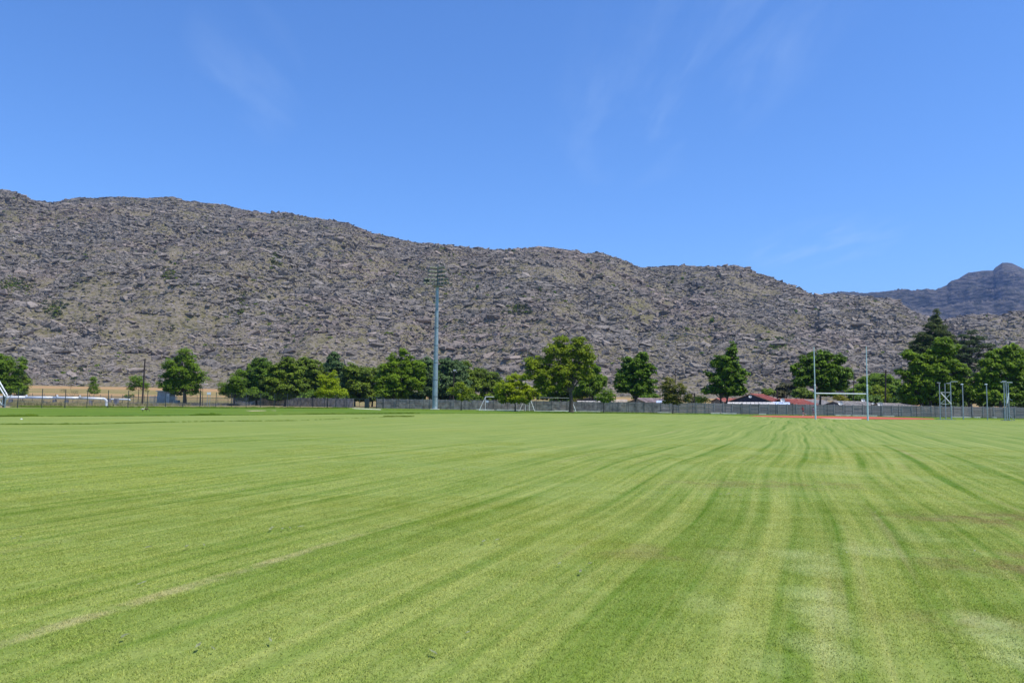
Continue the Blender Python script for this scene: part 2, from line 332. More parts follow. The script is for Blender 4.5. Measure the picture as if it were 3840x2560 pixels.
M['redcloth'] = mat('red_shirt', (0.36, 0.02, 0.035), 0.8)
M['darkcloth'] = mat('dark_shorts', (0.03, 0.015, 0.03), 0.8)
M['bluecloth'] = mat('blue_cloth', (0.06, 0.09, 0.28), 0.8)
M['greycloth'] = mat('grey_shorts', (0.20, 0.19, 0.18), 0.8)
M['shoe'] = mat('white_shoe', (0.7, 0.62, 0.6), 0.6)
M['feather_b'] = mat('brown_feather', (0.13, 0.085, 0.045), 0.8, 0, 0.25, 9.0)
M['feather_p'] = mat('pale_feather', (0.50, 0.42, 0.30), 0.8, 0, 0.1, 9.0)
M['feather_w'] = mat('wing_feather', (0.60, 0.52, 0.46), 0.8, 0, 0.1, 9.0)
M['beak'] = mat('dark_beak', (0.06, 0.03, 0.025), 0.6)
LM = {}
LM['mid'] = leaf_mat('leaf_mid_green', (0.038, 0.090, 0.008), (0.242, 0.371, 0.025))
LM['plane'] = leaf_mat('leaf_plane_green', (0.034, 0.085, 0.005), (0.277, 0.413, 0.020))
LM['dark'] = leaf_mat('leaf_dark_green', (0.030, 0.065, 0.006), (0.155, 0.260, 0.018), 0.25)
LM['darkplane'] = leaf_mat('leaf_deep_green', (0.016, 0.054, 0.004), (0.184, 0.306, 0.014), 0.28)
LM['olive'] = leaf_mat('leaf_olive', (0.050, 0.085, 0.007), (0.215, 0.300, 0.022), 0.25)
LM['bluegreen'] = leaf_mat('leaf_blue_green', (0.023, 0.065, 0.019), (0.158, 0.237, 0.071), 0.2)
LM['lime'] = leaf_mat('leaf_lime', (0.190, 0.270, 0.006), (0.400, 0.480, 0.014), 0.42, 0.45)
LM['yellowgreen'] = leaf_mat('leaf_yellow_green', (0.085, 0.135, 0.005), (0.320, 0.400, 0.016), 0.4)
LM['autumn'] = leaf_mat('leaf_autumn', (0.045, 0.080, 0.006), (0.225, 0.215, 0.018), 0.3)
LM['conifer'] = leaf_mat('needle_dark', (0.022, 0.040, 0.006), (0.110, 0.150, 0.022), 0.12, 0.7)
LM['cedar'] = leaf_mat('needle_cedar', (0.024, 0.048, 0.010), (0.090, 0.135, 0.036), 0.12, 0.7)
LM['greyolive'] = leaf_mat('leaf_grey_olive', (0.063, 0.068, 0.037), (0.189, 0.176, 0.068), 0.2)
LM['yellow'] = leaf_mat('leaf_yellow', (0.14, 0.15, 0.008), (0.33, 0.30, 0.02), 0.4)
LM['scrub'] = leaf_mat('leaf_scrub', (0.025, 0.040, 0.012), (0.065, 0.090, 0.030), 0.15)

# ------------------------------------------------------------------ object helpers
def tag(o, label=None, cat=None, group=None, kind=None):
    if label: o['label'] = label
    if cat: o['category'] = cat
    if group: o['group'] = group
    if kind: o['kind'] = kind
    return o
def thing(name, loc, label, cat, group=None):
    o = bpy.data.objects.new(name, None); COL.objects.link(o); o.location = loc; o.empty_display_size = 0.5
    return tag(o, label, cat, group)
def link(name, me, parent=None, loc=(0, 0, 0), rot=(0, 0, 0), kind=None, scale=None):
    o = bpy.data.objects.new(name, me); COL.objects.link(o); o.location = loc; o.rotation_euler = rot
    if parent is not None: o.parent = parent
    if kind: o['kind'] = kind
    if scale: o.scale = scale
    return o
class MB:
    def __init__(s): s.v = []; s.f = []
    def add(s, vs, fs):
        k = len(s.v); s.v += [tuple(p) for p in vs]; s.f += [tuple(i+k for i in f) for f in fs]; return s
    def box(s, c, size, rz=0.0, M4=None):
        x, y, z = [k/2 for k in size]
        vs = [Vector((a, b, d)) for a in (-x, x) for b in (-y, y) for d in (-z, z)]
        mt = M4 if M4 is not None else (Matrix.Translation(c) @ Matrix.Rotation(rz, 4, 'Z'))
        vs = [mt @ p for p in vs]
        return s.add(vs, [(0, 1, 3, 2), (4, 6, 7, 5), (0, 4, 5, 1), (2, 3, 7, 6), (0, 2, 6, 4), (1, 5, 7, 3)])
    def tube(s, p0, p1, r0, r1=None, n=8, caps=True):
        p0 = Vector(p0); p1 = Vector(p1); r1 = r0 if r1 is None else r1
        d = (p1-p0).normalized(); a = d.cross(Vector((0.13, 0.37, 1)) if abs(d.z) < 0.9 else Vector((1, 0.1, 0))).normalized(); b = d.cross(a)
        vs = []
        for p, r in ((p0, r0), (p1, r1)):
            for i in range(n):
                t = 2*math.pi*i/n; vs.append(p+(a*math.cos(t)+b*math.sin(t))*r)
        fs = [(i, (i+1) % n, n+(i+1) % n, n+i) for i in range(n)]
        if caps: fs += [tuple(range(n-1, -1, -1)), tuple(range(n, 2*n))]
        return s.add(vs, fs)
    def path(s, pts, rs, n=6):
        for i in range(len(pts)-1): s.tube(pts[i], pts[i+1], rs[i], rs[i+1], n, True)
        return s
    def mesh(s, name, m, off=None, smooth=False):
        me = bpy.data.meshes.new(name)
        vs = s.v if off is None else [(x-off[0], y-off[1], z-off[2]) for x, y, z in s.v]
        me.from_pydata(vs, [], s.f); me.update()
        if m: me.materials.append(m)
        if smooth: me.polygons.foreach_set('use_smooth', [True]*len(me.polygons))
        return me
    def build(s, name, m, parent=None, kind=None, smooth=False):
        off = parent_world(parent) if parent is not None else None
        if off is None and s.v and kind is None:
            a = np.array(s.v); off = (float(a[:, 0].mean()), float(a[:, 1].mean()), float(a[:, 2].min()))
            return link(name, s.mesh(name, m, off, smooth), None, off)
        return link(name, s.mesh(name, m, off, smooth), parent, kind=kind)
def parent_world(p):
    v = Vector((0, 0, 0))
    while p is not None: v = v+Vector(p.location); p = p.parent
    return v
def np_mesh(name, V, F, m, tone=None, smooth=False):
    """V (n,3) floats, F (k,4) or (k,3) ints"""
    me = bpy.data.meshes.new(name); V = np.asarray(V, np.float32); F = np.asarray(F, np.int32); q = F.shape[1]
    me.vertices.add(len(V)); me.vertices.foreach_set('co', V.ravel())
    me.loops.add(F.size); me.loops.foreach_set('vertex_index', F.ravel())
    me.polygons.add(len(F)); me.polygons.foreach_set('loop_start', np.arange(0, F.size, q, dtype=np.int32))
    me.polygons.foreach_set('loop_total', np.full(len(F), q, np.int32))
    if smooth: me.polygons.foreach_set('use_smooth', np.ones(len(F), bool))
    me.update(calc_edges=True)
    if tone is not None:
        a = me.attributes.new('tone', 'FLOAT', 'FACE'); a.data.foreach_set('value', np.asarray(tone, np.float32))
    if m: me.materials.append(m)
    return me
def sheet(name, pts, z, m, kind='structure', sub=0):
    bm = bmesh.new(); f = bm.faces.new([bm.verts.new((p[0], p[1], z)) for p in pts]); f.normal_update()
    if f.normal.z < 0: f.normal_flip()
    bmesh.ops.triangulate(bm, faces=bm.faces[:])
    me = bpy.data.meshes.new(name); bm.to_mesh(me); bm.free(); me.materials.append(m)
    return link(name, me, kind=kind)

def scatter(name, pts, rots, scls, idx, sources, m, label=None):
    """instances of small source meshes on a cloud of points (uncountable stuff)"""
    src = bpy.data.collections.new(name+'_pieces')
    for k, me in enumerate(sources):
        o = bpy.data.objects.new('%s_piece_%02d' % (name, k), me); src.objects.link(o)
    me = bpy.data.meshes.new(name); n = len(pts)
    me.vertices.add(n); me.vertices.foreach_set('co', np.asarray(pts, np.float32).ravel())
    a = me.attributes.new('rot', 'FLOAT_VECTOR', 'POINT'); a.data.foreach_set('vector', np.asarray(rots, np.float32).ravel())
    a = me.attributes.new('scl', 'FLOAT_VECTOR', 'POINT'); a.data.foreach_set('vector', np.asarray(scls, np.float32).ravel())
    a = me.attributes.new('idx', 'INT', 'POINT'); a.data.foreach_set('value', np.asarray(idx, np.int32))
    if m: me.materials.append(m)
    ng = bpy.data.node_groups.new(name+'_scatter', 'GeometryNodeTree')
    ng.interface.new_socket('Geometry', in_out='INPUT', socket_type='NodeSocketGeometry')
    ng.interface.new_socket('Geometry', in_out='OUTPUT', socket_type='NodeSocketGeometry')
    N, L = ng.nodes, ng.links
    gi = N.new('NodeGroupInput'); go = N.new('NodeGroupOutput')
    ci = N.new('GeometryNodeCollectionInfo'); ci.inputs[0].default_value = src
    ci.inputs['Separate Children'].default_value = True; ci.inputs['Reset Children'].default_value = True
    ip = N.new('GeometryNodeInstanceOnPoints'); ip.inputs['Pick Instance'].default_value = True
    def at(nm, ty):
        x = N.new('GeometryNodeInputNamedAttribute'); x.data_type = ty; x.inputs[0].default_value = nm; return x.outputs[0]
    e2r = N.new('FunctionNodeEulerToRotation'); L.new(at('rot', 'FLOAT_VECTOR'), e2r.inputs[0])
    L.new(gi.outputs[0], ip.inputs['Points']); L.new(ci.outputs[0], ip.inputs['Instance'])
    L.new(at('idx', 'INT'), ip.inputs['Instance Index']); L.new(e2r.outputs[0], ip.inputs['Rotation'])
    L.new(at('scl', 'FLOAT_VECTOR'), ip.inputs['Scale']); L.new(ip.outputs[0], go.inputs[0])
    o = link(name, me, kind='stuff'); md = o.modifiers.new('scatter', 'NODES'); md.node_group = ng
    if label: o['label'] = label
    return o

# ================================================================== SETTING
# wall and fence courses (depths from the 1.8 m wall height, checked against the base line)
WALL = [(-66.0, 186.0), (XA(1325, 155), 155.0), (XA(1412, 148.5), 148.5), (XA(2070, 141), 141.0), (XA(3570, 127), 127.0), (100.0, 121.0)]
def wall_y(x):
    xs = [p[0] for p in WALL]; return float(np.interp(x, xs, [p[1] for p in WALL]))
def wall_at(px, off=0.0):
    d = 140.0
    for _ in range(12): d = wall_y(XA(px, d))
    return d+off

def ground_z(X, Y):
    t = np.clip((np.asarray(Y, float)-195)/(365-195), 0, 1); t = t*t*(3-2*t)
    return 5.4*t*np.clip(1.0-(np.asarray(X, float)+120)/900, 0.55, 1.1)
# ground sheet to the horizon
ys = np.concatenate([np.linspace(-60, 180, 25), np.linspace(190, 420, 60), np.array([460, 520, 700, 1200, 2500, 6000])])
xs = np.concatenate([np.linspace(-6000, -600, 6), np.linspace(-560, 560, 113), np.linspace(600, 6000, 6)])
XX, YY = np.meshgrid(xs, ys); ZZ = ground_z(XX, YY)
ZZ = np.where((YY > 200) & (YY < 420), ZZ+(fbm(XX/25, YY/18, 3, 5)-0.5)*0.8*np.clip((YY-200)/40, 0, 1), ZZ)
V = np.stack([XX, YY, ZZ-0.03], -1).reshape(-1, 3); nx = len(xs)
ii = (np.arange(len(ys)-1)[:, None]*nx+np.arange(nx-1)[None, :]).ravel()
link('ground', np_mesh('ground', V, np.stack([ii, ii+1, ii+nx+1, ii+nx], 1), M['ground'], smooth=True), kind='structure')

edge = [G(-500, 1566), G(0, 1562), G(640, 1559), G(1230, 1553), G(1800, 1550), G(2300, 1549.5), G(2620, 1553.5), G(2800, 1559.5), G(2960, 1566), G(3110, 1570.5), G(3300, 1573.5), G(3500, 1572.5), G(3840, 1573), G(4400, 1578)]
lawn_pts = [(-130, -40)] + [(p.x, p.y) for p in edge] + [(130, -40)]
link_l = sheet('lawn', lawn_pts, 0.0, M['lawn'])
back = [(p[0], p[1]+0.4) for p in WALL[2:]]
fA = P(60, 1500, 97.0); fB = (XA(1300, 147), 147.0); fA = (XA(60, 97), 97.0)
fdir = Vector((fB[0]-fA[0], fB[1]-fA[1])).normalized()
left_out = (fA[0]-fdir.x*30, fA[1]-fdir.y*30)
verge = [(p.x, p.y) for p in edge] + [(100.0, 121.4)] + back[::-1] + [(WALL[1][0], WALL[1][1]+0.4), (fB[0], fB[1]+0.5), (fA[0], fA[1]+0.5), left_out]
sheet('verge', verge, -0.012, M['verge'])
# red running track bend behind the posts
tr = [(2805, 1560.5), (2960, 1565), (3110, 1568.5), (3300, 1571.3), (3420, 1572.3), (3505, 1571.6), (3500, 1569.0), (3400, 1565.5), (3260, 1562.2), (3130, 1560.2), (3000, 1558.7), (2900, 1557.9), (2845, 1558.0)]
sheet('running_track', [G(*p)[:2] for p in tr], 0.008, M['track'])
sheet('sand_strip', [G(*p)[:2] for p in [(3072, 1567.2), (3232, 1570.2), (3229, 1572.0), (3120, 1570.8)]], 0.013, M['sand'])
sheet('bare_sand', [G(*p)[:2] for p in [(918, 1538.6), (945, 1540.6), (968, 1540.3), (1000, 1539.3), (996, 1538.2), (960, 1538.3)]], -0.006, M['sand'])
sheet('bare_sand', [G(*p)[:2] for p in [(1010, 1538.0), (1034, 1539.3), (1037, 1538.2)]], -0.006, M['sand'])
sheet('gravel_road', [G(*p)[:2] for p in [(-300, 1506), (250, 1508.5), (600, 1511.5), (830, 1512), (830, 1519), (600, 1519.5), (300, 1520), (-300, 1519)]], -0.02, M['gravel'])
sheet('gate_path', [G(*p)[:2] for p in [(1318, 1529.3), (1425, 1533.6), (1432, 1535.8), (1330, 1531.6)]], -0.006, M['concrete'])

# ------------------------------------------------------------------ the rocky hill
RPX = np.array([(-1600, 740), (-900, 700), (-500, 730), (-200, 705), (0, 711), (57, 718), (95, 738), (122, 753), (212, 761), (228, 756), (253, 748), (318, 745), (392, 741), (473, 738), (555, 744), (600, 739), (645, 739), (700, 754), (816, 767), (914, 784), (1012, 798), (1078, 797), (1176, 821), (1306, 838), (1388, 873), (1470, 890), (1567, 913), (1616, 909), (1714, 924), (1878, 939), (1992, 936), (2090, 942), (2188, 950), (2253, 950), (2302, 968), (2392, 1003), (2400, 1006), (2482, 1003), (2580, 993), (2678, 1003), (2759, 996), (2808, 1009), (2890, 1040), (2972, 1074), (3043, 1108), (3136, 1110), (3242, 1117), (3330, 1123), (3370, 1137), (3419, 1168), (3463, 1192), (3500, 1206), (3540, 1206), (3574, 1197), (3640, 1184), (3706, 1183), (3773, 1188), (3790, 1177), (3834, 1174), (3900, 1176), (4100, 1160), (4500, 1190), (5400, 1200)], float)
A_r = (RPX[:, 0]-1920)/FPX
YR_px = np.array([(-1600, 860), (0, 830), (1900, 760), (3000, 660), (3500, 590), (5400, 570)], float)
A_y = (YR_px[:, 0]-1920)/FPX
def ridge(a):
    yr = np.interp(a, A_y, YR_px[:, 1]); py = np.interp(a, A_r, RPX[:, 1])
    px = np.interp(a, A_r, RPX[:, 0])
    # height of the sight line through (px, py) at depth yr
    dx = px-1920; dy = 1280-py
    vx = _R.x*dx+_U.x*dy; vy = _f.y*FPX+_R.y*dx+_U.y*dy; vz = _f.z*FPX+_R.z*dx+_U.z*dy
    return yr, CAMZ+vz/vy*yr, vx/vy
# true azimuth ratio of each ridge column
_, _, A_true = ridge(A_r)
YB = 372.0
def hill_z(X, Y):
    a = X/Y; aa = np.interp(a, A_true, A_r)
    yr, zr, _ = ridge(aa); yb = YB+14*(fbm(X/45, X*0+3, 3, 2)-0.5)*2
    t = (Y-yb)/(yr-yb); tc_ = np.clip(t, 0, 1); zb = ground_z(X, yb)-0.4
    s = tc_*(1.22-0.22*tc_)
    z = zb+(zr-zb)*s
    z = z - np.clip(t-1, 0, 9)*(yr-yb)*0.32
    fade = np.clip(t*6, 0, 1)*np.clip((1-t)*3.5, 0, 1)
    g = fbm(X/90+2, Y/120, 4, 1)-0.5                       # broad spurs and gullies
    gl = np.abs(fbm(X/70-Y/260, Y/300+5, 3, 9)-0.5)*2
    z = z + fade*(g*36 + np.minimum(gl, 0.35)*22-5)
    r = np.clip(t*10, 0, 1)
    n2 = fbm(X/16, Y/16, 4, 21)-0.5; z = z + r*n2*4.0*np.where(t > 0.93, 0.6, 1)
    # strata ledges dipping slightly to the right
    amp = np.clip((fbm(X/60, Y/40, 3, 33)-0.42)*6, 0, 1)
    sc = (z + 0.07*X + (fbm(X/50, Y/50, 3, 41)-0.5)*14)/7.0
    fr = sc-np.floor(sc); led = np.clip(fr*4-3, 0, 1)-fr
    z = z + r*amp*led*3.2*np.where(t > 0.9, 0.5, 1)
    return np.where(t < -0.001, zb-3, z), t
cpx = np.concatenate([np.linspace(-1400, -160, 90), np.linspace(-150, 3990, 1250), np.linspace(4005, 5200, 90)])
ca = np.interp((cpx-1920)/FPX, A_r, A_true); rt = np.concatenate([np.linspace(-0.02, 1.0, 400), np.linspace(1.01, 1.5, 16)])
AA, TT = np.meshgrid(ca, rt); yr_ = np.interp(np.interp(AA, A_true, A_r), A_y, YR_px[:, 1])
Yg = YB-10+(yr_-YB+10)*TT; Xg = AA*Yg; Zg, _ = hill_z(Xg, Yg)
nc = len(ca); ii = (np.arange(len(rt)-1)[:, None]*nc+np.arange(nc-1)[None, :]).ravel()
tag(link('hillside', np_mesh('hillside', np.stack([Xg, Yg, Zg], -1).reshape(-1, 3), np.stack([ii, ii+1, ii+nc+1, ii+nc], 1), M['hill'])), kind='structure')

# chiselled rock pieces
def rock_mesh(k):
    bm = bmesh.new(); r = random.Random(100+k)
    for i in range(18):
        v = Vector((r.uniform(-1, 1), r.uniform(-1, 1), r.uniform(-1, 1)))
        m = max(abs(v.x), abs(v.y), abs(v.z)); v = v/m*r.uniform(0.75, 1.0)
        if v.z > 0.3: v.z = 0.3+0.5*(v.z-0.3)+0.25*v.x*(1 if k % 2 else -1)
        bm.verts.new((v.x, v.y*0.9, v.z))
    h = bmesh.ops.convex_hull(bm, input=bm.verts[:]); bmesh.ops.delete(bm, geom=list({e for e in h['geom_interior'] if isinstance(e, bmesh.types.BMVert)}), context='VERTS')
    me = bpy.data.meshes.new('rock_%d' % k); bm.to_mesh(me); bm.free(); me.materials.append(M['rock']); return me
rocks = [rock_mesh(k) for k in range(10)]
def rock_points(n):
    A0, A1 = -0.74, 0.74
    y = np.sqrt(RNG.random(n)*(870**2-(YB-8)**2)+(YB-8)**2); x = (A0+(A1-A0)*RNG.random(n))*y
    z, t = hill_z(x, y)
    dens = fbm(x/30, y/26, 4, 60)*0.6+fbm(x/110, y/90, 3, 71)*0.4
    keep = (t > -0.004) & (t < 1.015) & (RNG.random(n) < np.clip((dens-0.33)*4.2, 0.22, 1))
    return x[keep], y[keep], z[keep], t[keep]
def proj_np(x, y, z):
    vx, vy, vz = x, y, z-CAMZ; k = vy*_f.y+vz*_f.z
    return 1920+FPX*(vx*_R.x+vy*_R.y+vz*_R.z)/k, 1280-FPX*(vx*_U.x+vy*_U.y+vz*_U.z)/k
GUL = [((0, 800), (640, 950), (618, 1060), (560, 1160), (520, 1260)), 22], [((0, 1000), (330, 1080), (200, 1160), (160, 1250)), 34], [((0, 900), (2180, 1120), (2000, 1230), (1900, 1300)), 22], [((0, 1150), (3000, 1200), (2850, 1290), (2700, 1340)), 45]
def gully(x, y, z):
    px, py = proj_np(x, y, z); m = np.zeros(len(x))
    for pts, w_ in GUL:
        ys_ = [p[1] for p in pts[1:]]; xs_ = [p[0] for p in pts[1:]]; c = np.interp(py, ys_, xs_); m = np.maximum(m, np.exp(-((px-c+24*(fbm(px/50, py/40, 3, 210)-.5)*2)/w_)**2)*((py > ys_[0]-20) & (py < ys_[-1]+20)))
    return m
x, y, z, t = rock_points(520000); gm = gully(x, y, z); kp = RNG.random(len(x)) > gm*0.62; x, y, z, t, gm = x[kp], y[kp], z[kp], t[kp], gm[kp]; n = len(x)
bigm = np.clip((fbm(x/48, y/30, 4, 200)-0.30)*2.6, 0.15, 1.15)
s = 0.31*(1-RNG.random(n))**(-1/2.6)*(0.70+0.75*bigm); s = np.clip(s, 0.28, 2.7)*(1-0.45*gm)*np.where(t < 0.02, 0.6, 1)
yaw = RNG.normal(0.15, 0.45, n)+np.where(RNG.random(n) < 0.3, math.pi, 0)
rot = np.stack([RNG.normal(0.05, 0.22, n), RNG.normal(0.07, 0.20, n), yaw], 1)
scl = np.stack([s*RNG.uniform(0.9, 1.9, n), s*RNG.uniform(0.7, 1.1, n), s*RNG.uniform(0.42, 0.9, n)], 1)
pts = np.stack([x, y, z+scl[:, 2]*0.25], 1)
P_, R_, S_ = [pts], [rot], [scl]
# outcrops: rows of larger blocks along the ledges
for k in range(900):
    yc = math.sqrt(random.random()*(850**2-380**2)+380**2); xc = random.uniform(-0.7, 0.7)*yc
    m = random.randint(6, 26); L = random.uniform(6, 34)*0.8; big = random.choice((0.4, 0.55, 0.7, 0.9, 1.25))
    q = np.linspace(-1, 1, m)*L/2; xx = xc+q+RNG.normal(0, .7, m); yy = yc+RNG.normal(0, 1.6, m)-0.12*q
    zz, tt = hill_z(xx, yy); ok = (tt > 0.01) & (tt < 1.0)
    if ok.sum() < 4: continue
    xx, yy, zz = xx[ok], yy[ok], zz[ok]; mm = len(xx)
    ss = big*RNG.uniform(0.7, 1.5, mm)
    S2 = np.stack([ss*RNG.uniform(1.0, 1.7, mm), ss*RNG.uniform(0.9, 1.3, mm), ss*RNG.uniform(0.6, 1.1, mm)], 1)
    P_.append(np.stack([xx, yy, zz+S2[:, 2]*0.4], 1)); S_.append(S2)
    R_.append(np.stack([RNG.normal(0.05, 0.10, mm), RNG.normal(0.08, 0.08, mm), RNG.normal(0.1, 0.2, mm)], 1))
for k in range(230):
    yc = math.sqrt(random.random()*(840**2-385**2)+385**2); xc = random.uniform(-0.68, 0.68)*yc
    m = random.randint(14, 34); L = random.uniform(18, 60); q = np.linspace(-1, 1, m)*L/2; bend = random.uniform(-.02, .02)
    xx = xc+q+RNG.normal(0, .5, m); yy = yc+RNG.normal(0, .7, m)-0.12*q+bend*q*q*.3; zz, tt = hill_z(xx, yy); ok = (tt > 0.02) & (tt < .98)
    if ok.sum() < 6: continue
    xx, yy, zz = xx[ok], yy[ok], zz[ok]; mm = len(xx); ss = random.choice((.8, 1.0, 1.35, 1.7))*RNG.uniform(.75, 1.25, mm)
    S2 = np.stack([ss*RNG.uniform(1.0, 1.5, mm), ss*RNG.uniform(.9, 1.1, mm), ss*RNG.uniform(.8, 1.15, mm)], 1)
    P_.append(np.stack([xx, yy, zz+S2[:, 2]*0.35], 1)); S_.append(S2); R_.append(np.stack([RNG.normal(0, .05, mm), RNG.normal(.07, .05, mm), RNG.normal(.1, .12, mm)], 1))
# ragged crest line
cx_ = np.linspace(-100, 3950, 1500); aa = np.interp((cx_-1920)/FPX, A_r, A_true); yr_, zr_, _ = ridge((cx_-1920)/FPX)
kk = fbm(cx_/60, cx_*0+1, 3, 80) > 0.42
xx = (aa*yr_)[kk]; yy = yr_[kk]-RNG.uniform(0, 6, kk.sum()); zz, _ = hill_z(xx, yy); mm = len(xx); ss = RNG.uniform(0.6, 1.5, mm)
P_.append(np.stack([xx, yy, zz+0.15], 1)); S_.append(np.stack([ss*1.7, ss, ss*0.7], 1)); R_.append(RNG.normal(0.05, 0.15, (mm, 3)))
pts = np.concatenate(P_); rot = np.concatenate(R_); scl = np.concatenate(S_)
scatter('boulders', pts, rot, scl, RNG.integers(0, 10, len(pts)), rocks, M['rock'], 'grey pinkish boulders strewn over the whole hillside')

# ------------------------------------------------------------------ far mountain
MPX = np.array([(1500, 1400), (2300, 1300), (2700, 1180), (3000, 1130), (3140, 1110), (3198, 1097), (3242, 1103), (3330, 1098), (3370, 1088), (3419, 1095), (3454, 1086), (3503, 1092), (3547, 1073), (3565, 1055), (3596, 1046), (3631, 1022), (3684, 1013), (3724, 1013), (3733, 1002), (3759, 985), (3795, 988), (3826, 1002), (3860, 1020), (3950, 1060), (4200, 1075), (4700, 1150), (5600, 1230)], float)
ca = np.linspace(1500, 5500, 900); ca = np.concatenate([ca[ca < 3050][::3], ca[(ca >= 3050) & (ca < 3950)], ca[ca >= 3950][::3], np.linspace(3050, 3950, 260)]); ca = np.unique(ca)
YM = 3400.0; pyy = np.interp(ca, MPX[:, 0], MPX[:, 1]); dx = ca-1920; dy = 1280-pyy
vx = _R.x*dx+_U.x*dy; vy = _f.y*FPX+_R.y*dx+_U.y*dy; vz = _f.z*FPX+_R.z*dx+_U.z*dy
am = vx/vy; zm = CAMZ+vz/vy*YM
rt = np.concatenate([np.linspace(0, 1, 220), np.linspace(1.02, 1.6, 12)]); AA, TT = np.meshgrid(am, rt); ZR = np.interp(AA, am, zm)
Yg = 1700+(YM-1700)*TT; Xg = AA*Yg; tcl = np.clip(TT, 0, 1)
Zg = ZR*(0.02+0.98*tcl**1.05)-np.clip(TT-1, 0, 9)*500
rg = 1-np.abs(fbm(Xg/420+Yg/900, Yg/520, 5, 90)-0.5)*2.6
Zg = Zg+np.clip(TT*5, 0, 1)*np.clip((1-TT)*3.2, 0, 1)*((rg-0.6)*230)+(fbm(Xg/60, Yg/60, 4, 95)-0.5)*16*np.clip((1.05-TT)*3, 0.5, 1)
nc = len(am); ii = (np.arange(len(rt)-1)[:, None]*nc+np.arange(nc-1)[None, :]).ravel()
tag(link('far_mountain', np_mesh('far_mountain', np.stack([Xg, Yg, Zg], -1).reshape(-1, 3), np.stack([ii, ii+1, ii+nc+1, ii+nc], 1), M['far_hill'])), kind='structure')

# ================================================================== FOLIAGE
def leaf_quads(C, Nrm, size, rng):
    """leaf-sized quads at C (n,3), facing roughly Nrm"""
    n = len(C); r = rng.normal(size=(n, 3)); N_ = Nrm+0.75*r; N_ /= np.linalg.norm(N_, axis=1)[:, None]+1e-9
    a = np.cross(N_, rng.normal(size=(n, 3))); a /= np.linalg.norm(a, axis=1)[:, None]+1e-9; b = np.cross(N_, a)
    sz = (size*rng.uniform(0.6, 1.35, n))[:, None]
    a = a*sz; b = b*sz*0.62
    V = np.stack([C-a, C-b*0.9+a*0.1, C+a, C+b*0.9+a*0.1], 1).reshape(-1, 3)
    return V, np.arange(4*n).reshape(n, 4)
def crown_cloud(blobs, dens, lump, leaf, rng, up=0.35, flat=1.0, fill=0.25):
    """blobs: (x,y,z,rx,ry,rz). lumps sit on each blob's surface, leaves on each lump"""
    C = []; Nn = []; Tn = []
    for (x, y, z, rx, ry, rz) in blobs:
        rm = (rx*ry*rz)**(1/3); lr = lump*rng.uniform(0.8, 1.25)
        nl = max(9, int(8.0*(rx*rz+ry*rz+rx*ry)/(3*lr*lr)))
        d = rng.normal(size=(nl, 3)); d /= np.linalg.norm(d, axis=1)[:, None]
        rad = rng.uniform(0.35, 1.0, nl)**0.6
        lc = np.array((x, y, z))+d*np.array((rx, ry, rz))*rad[:, None]
        for j in range(nl):
            r = min(lr*rng.uniform(0.55, 1.25), rm*0.8)
            m = max(5, int(dens*r*r*12.6)); e = rng.normal(size=(m, 3)); e /= np.linalg.norm(e, axis=1)[:, None]
            e[:, 2] = np.where(e[:, 2] < -0.4, -e[:, 2]*0.5, e[:, 2])
            k = rng.uniform(0.55, 1.08, m)[:, None]
            C.append(lc[j]+e*k*np.array((r, r, r*0.8*flat))); nn = e*0.8+d[j]*0.5; nn[:, 2] += up; Nn.append(nn)
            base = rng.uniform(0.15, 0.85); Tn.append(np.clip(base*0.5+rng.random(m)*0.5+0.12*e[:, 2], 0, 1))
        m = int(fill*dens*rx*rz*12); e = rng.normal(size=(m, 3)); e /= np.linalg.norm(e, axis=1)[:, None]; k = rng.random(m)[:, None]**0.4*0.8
        C.append(np.array((x, y, z))+e*k*np.array((rx, ry, rz))); Nn.append(e); Tn.append(rng.random(m)*0.5)  # inner leaves take darker tones, painting in the shade of the crown core
    return np.concatenate(C), np.concatenate(Nn), np.concatenate(Tn)

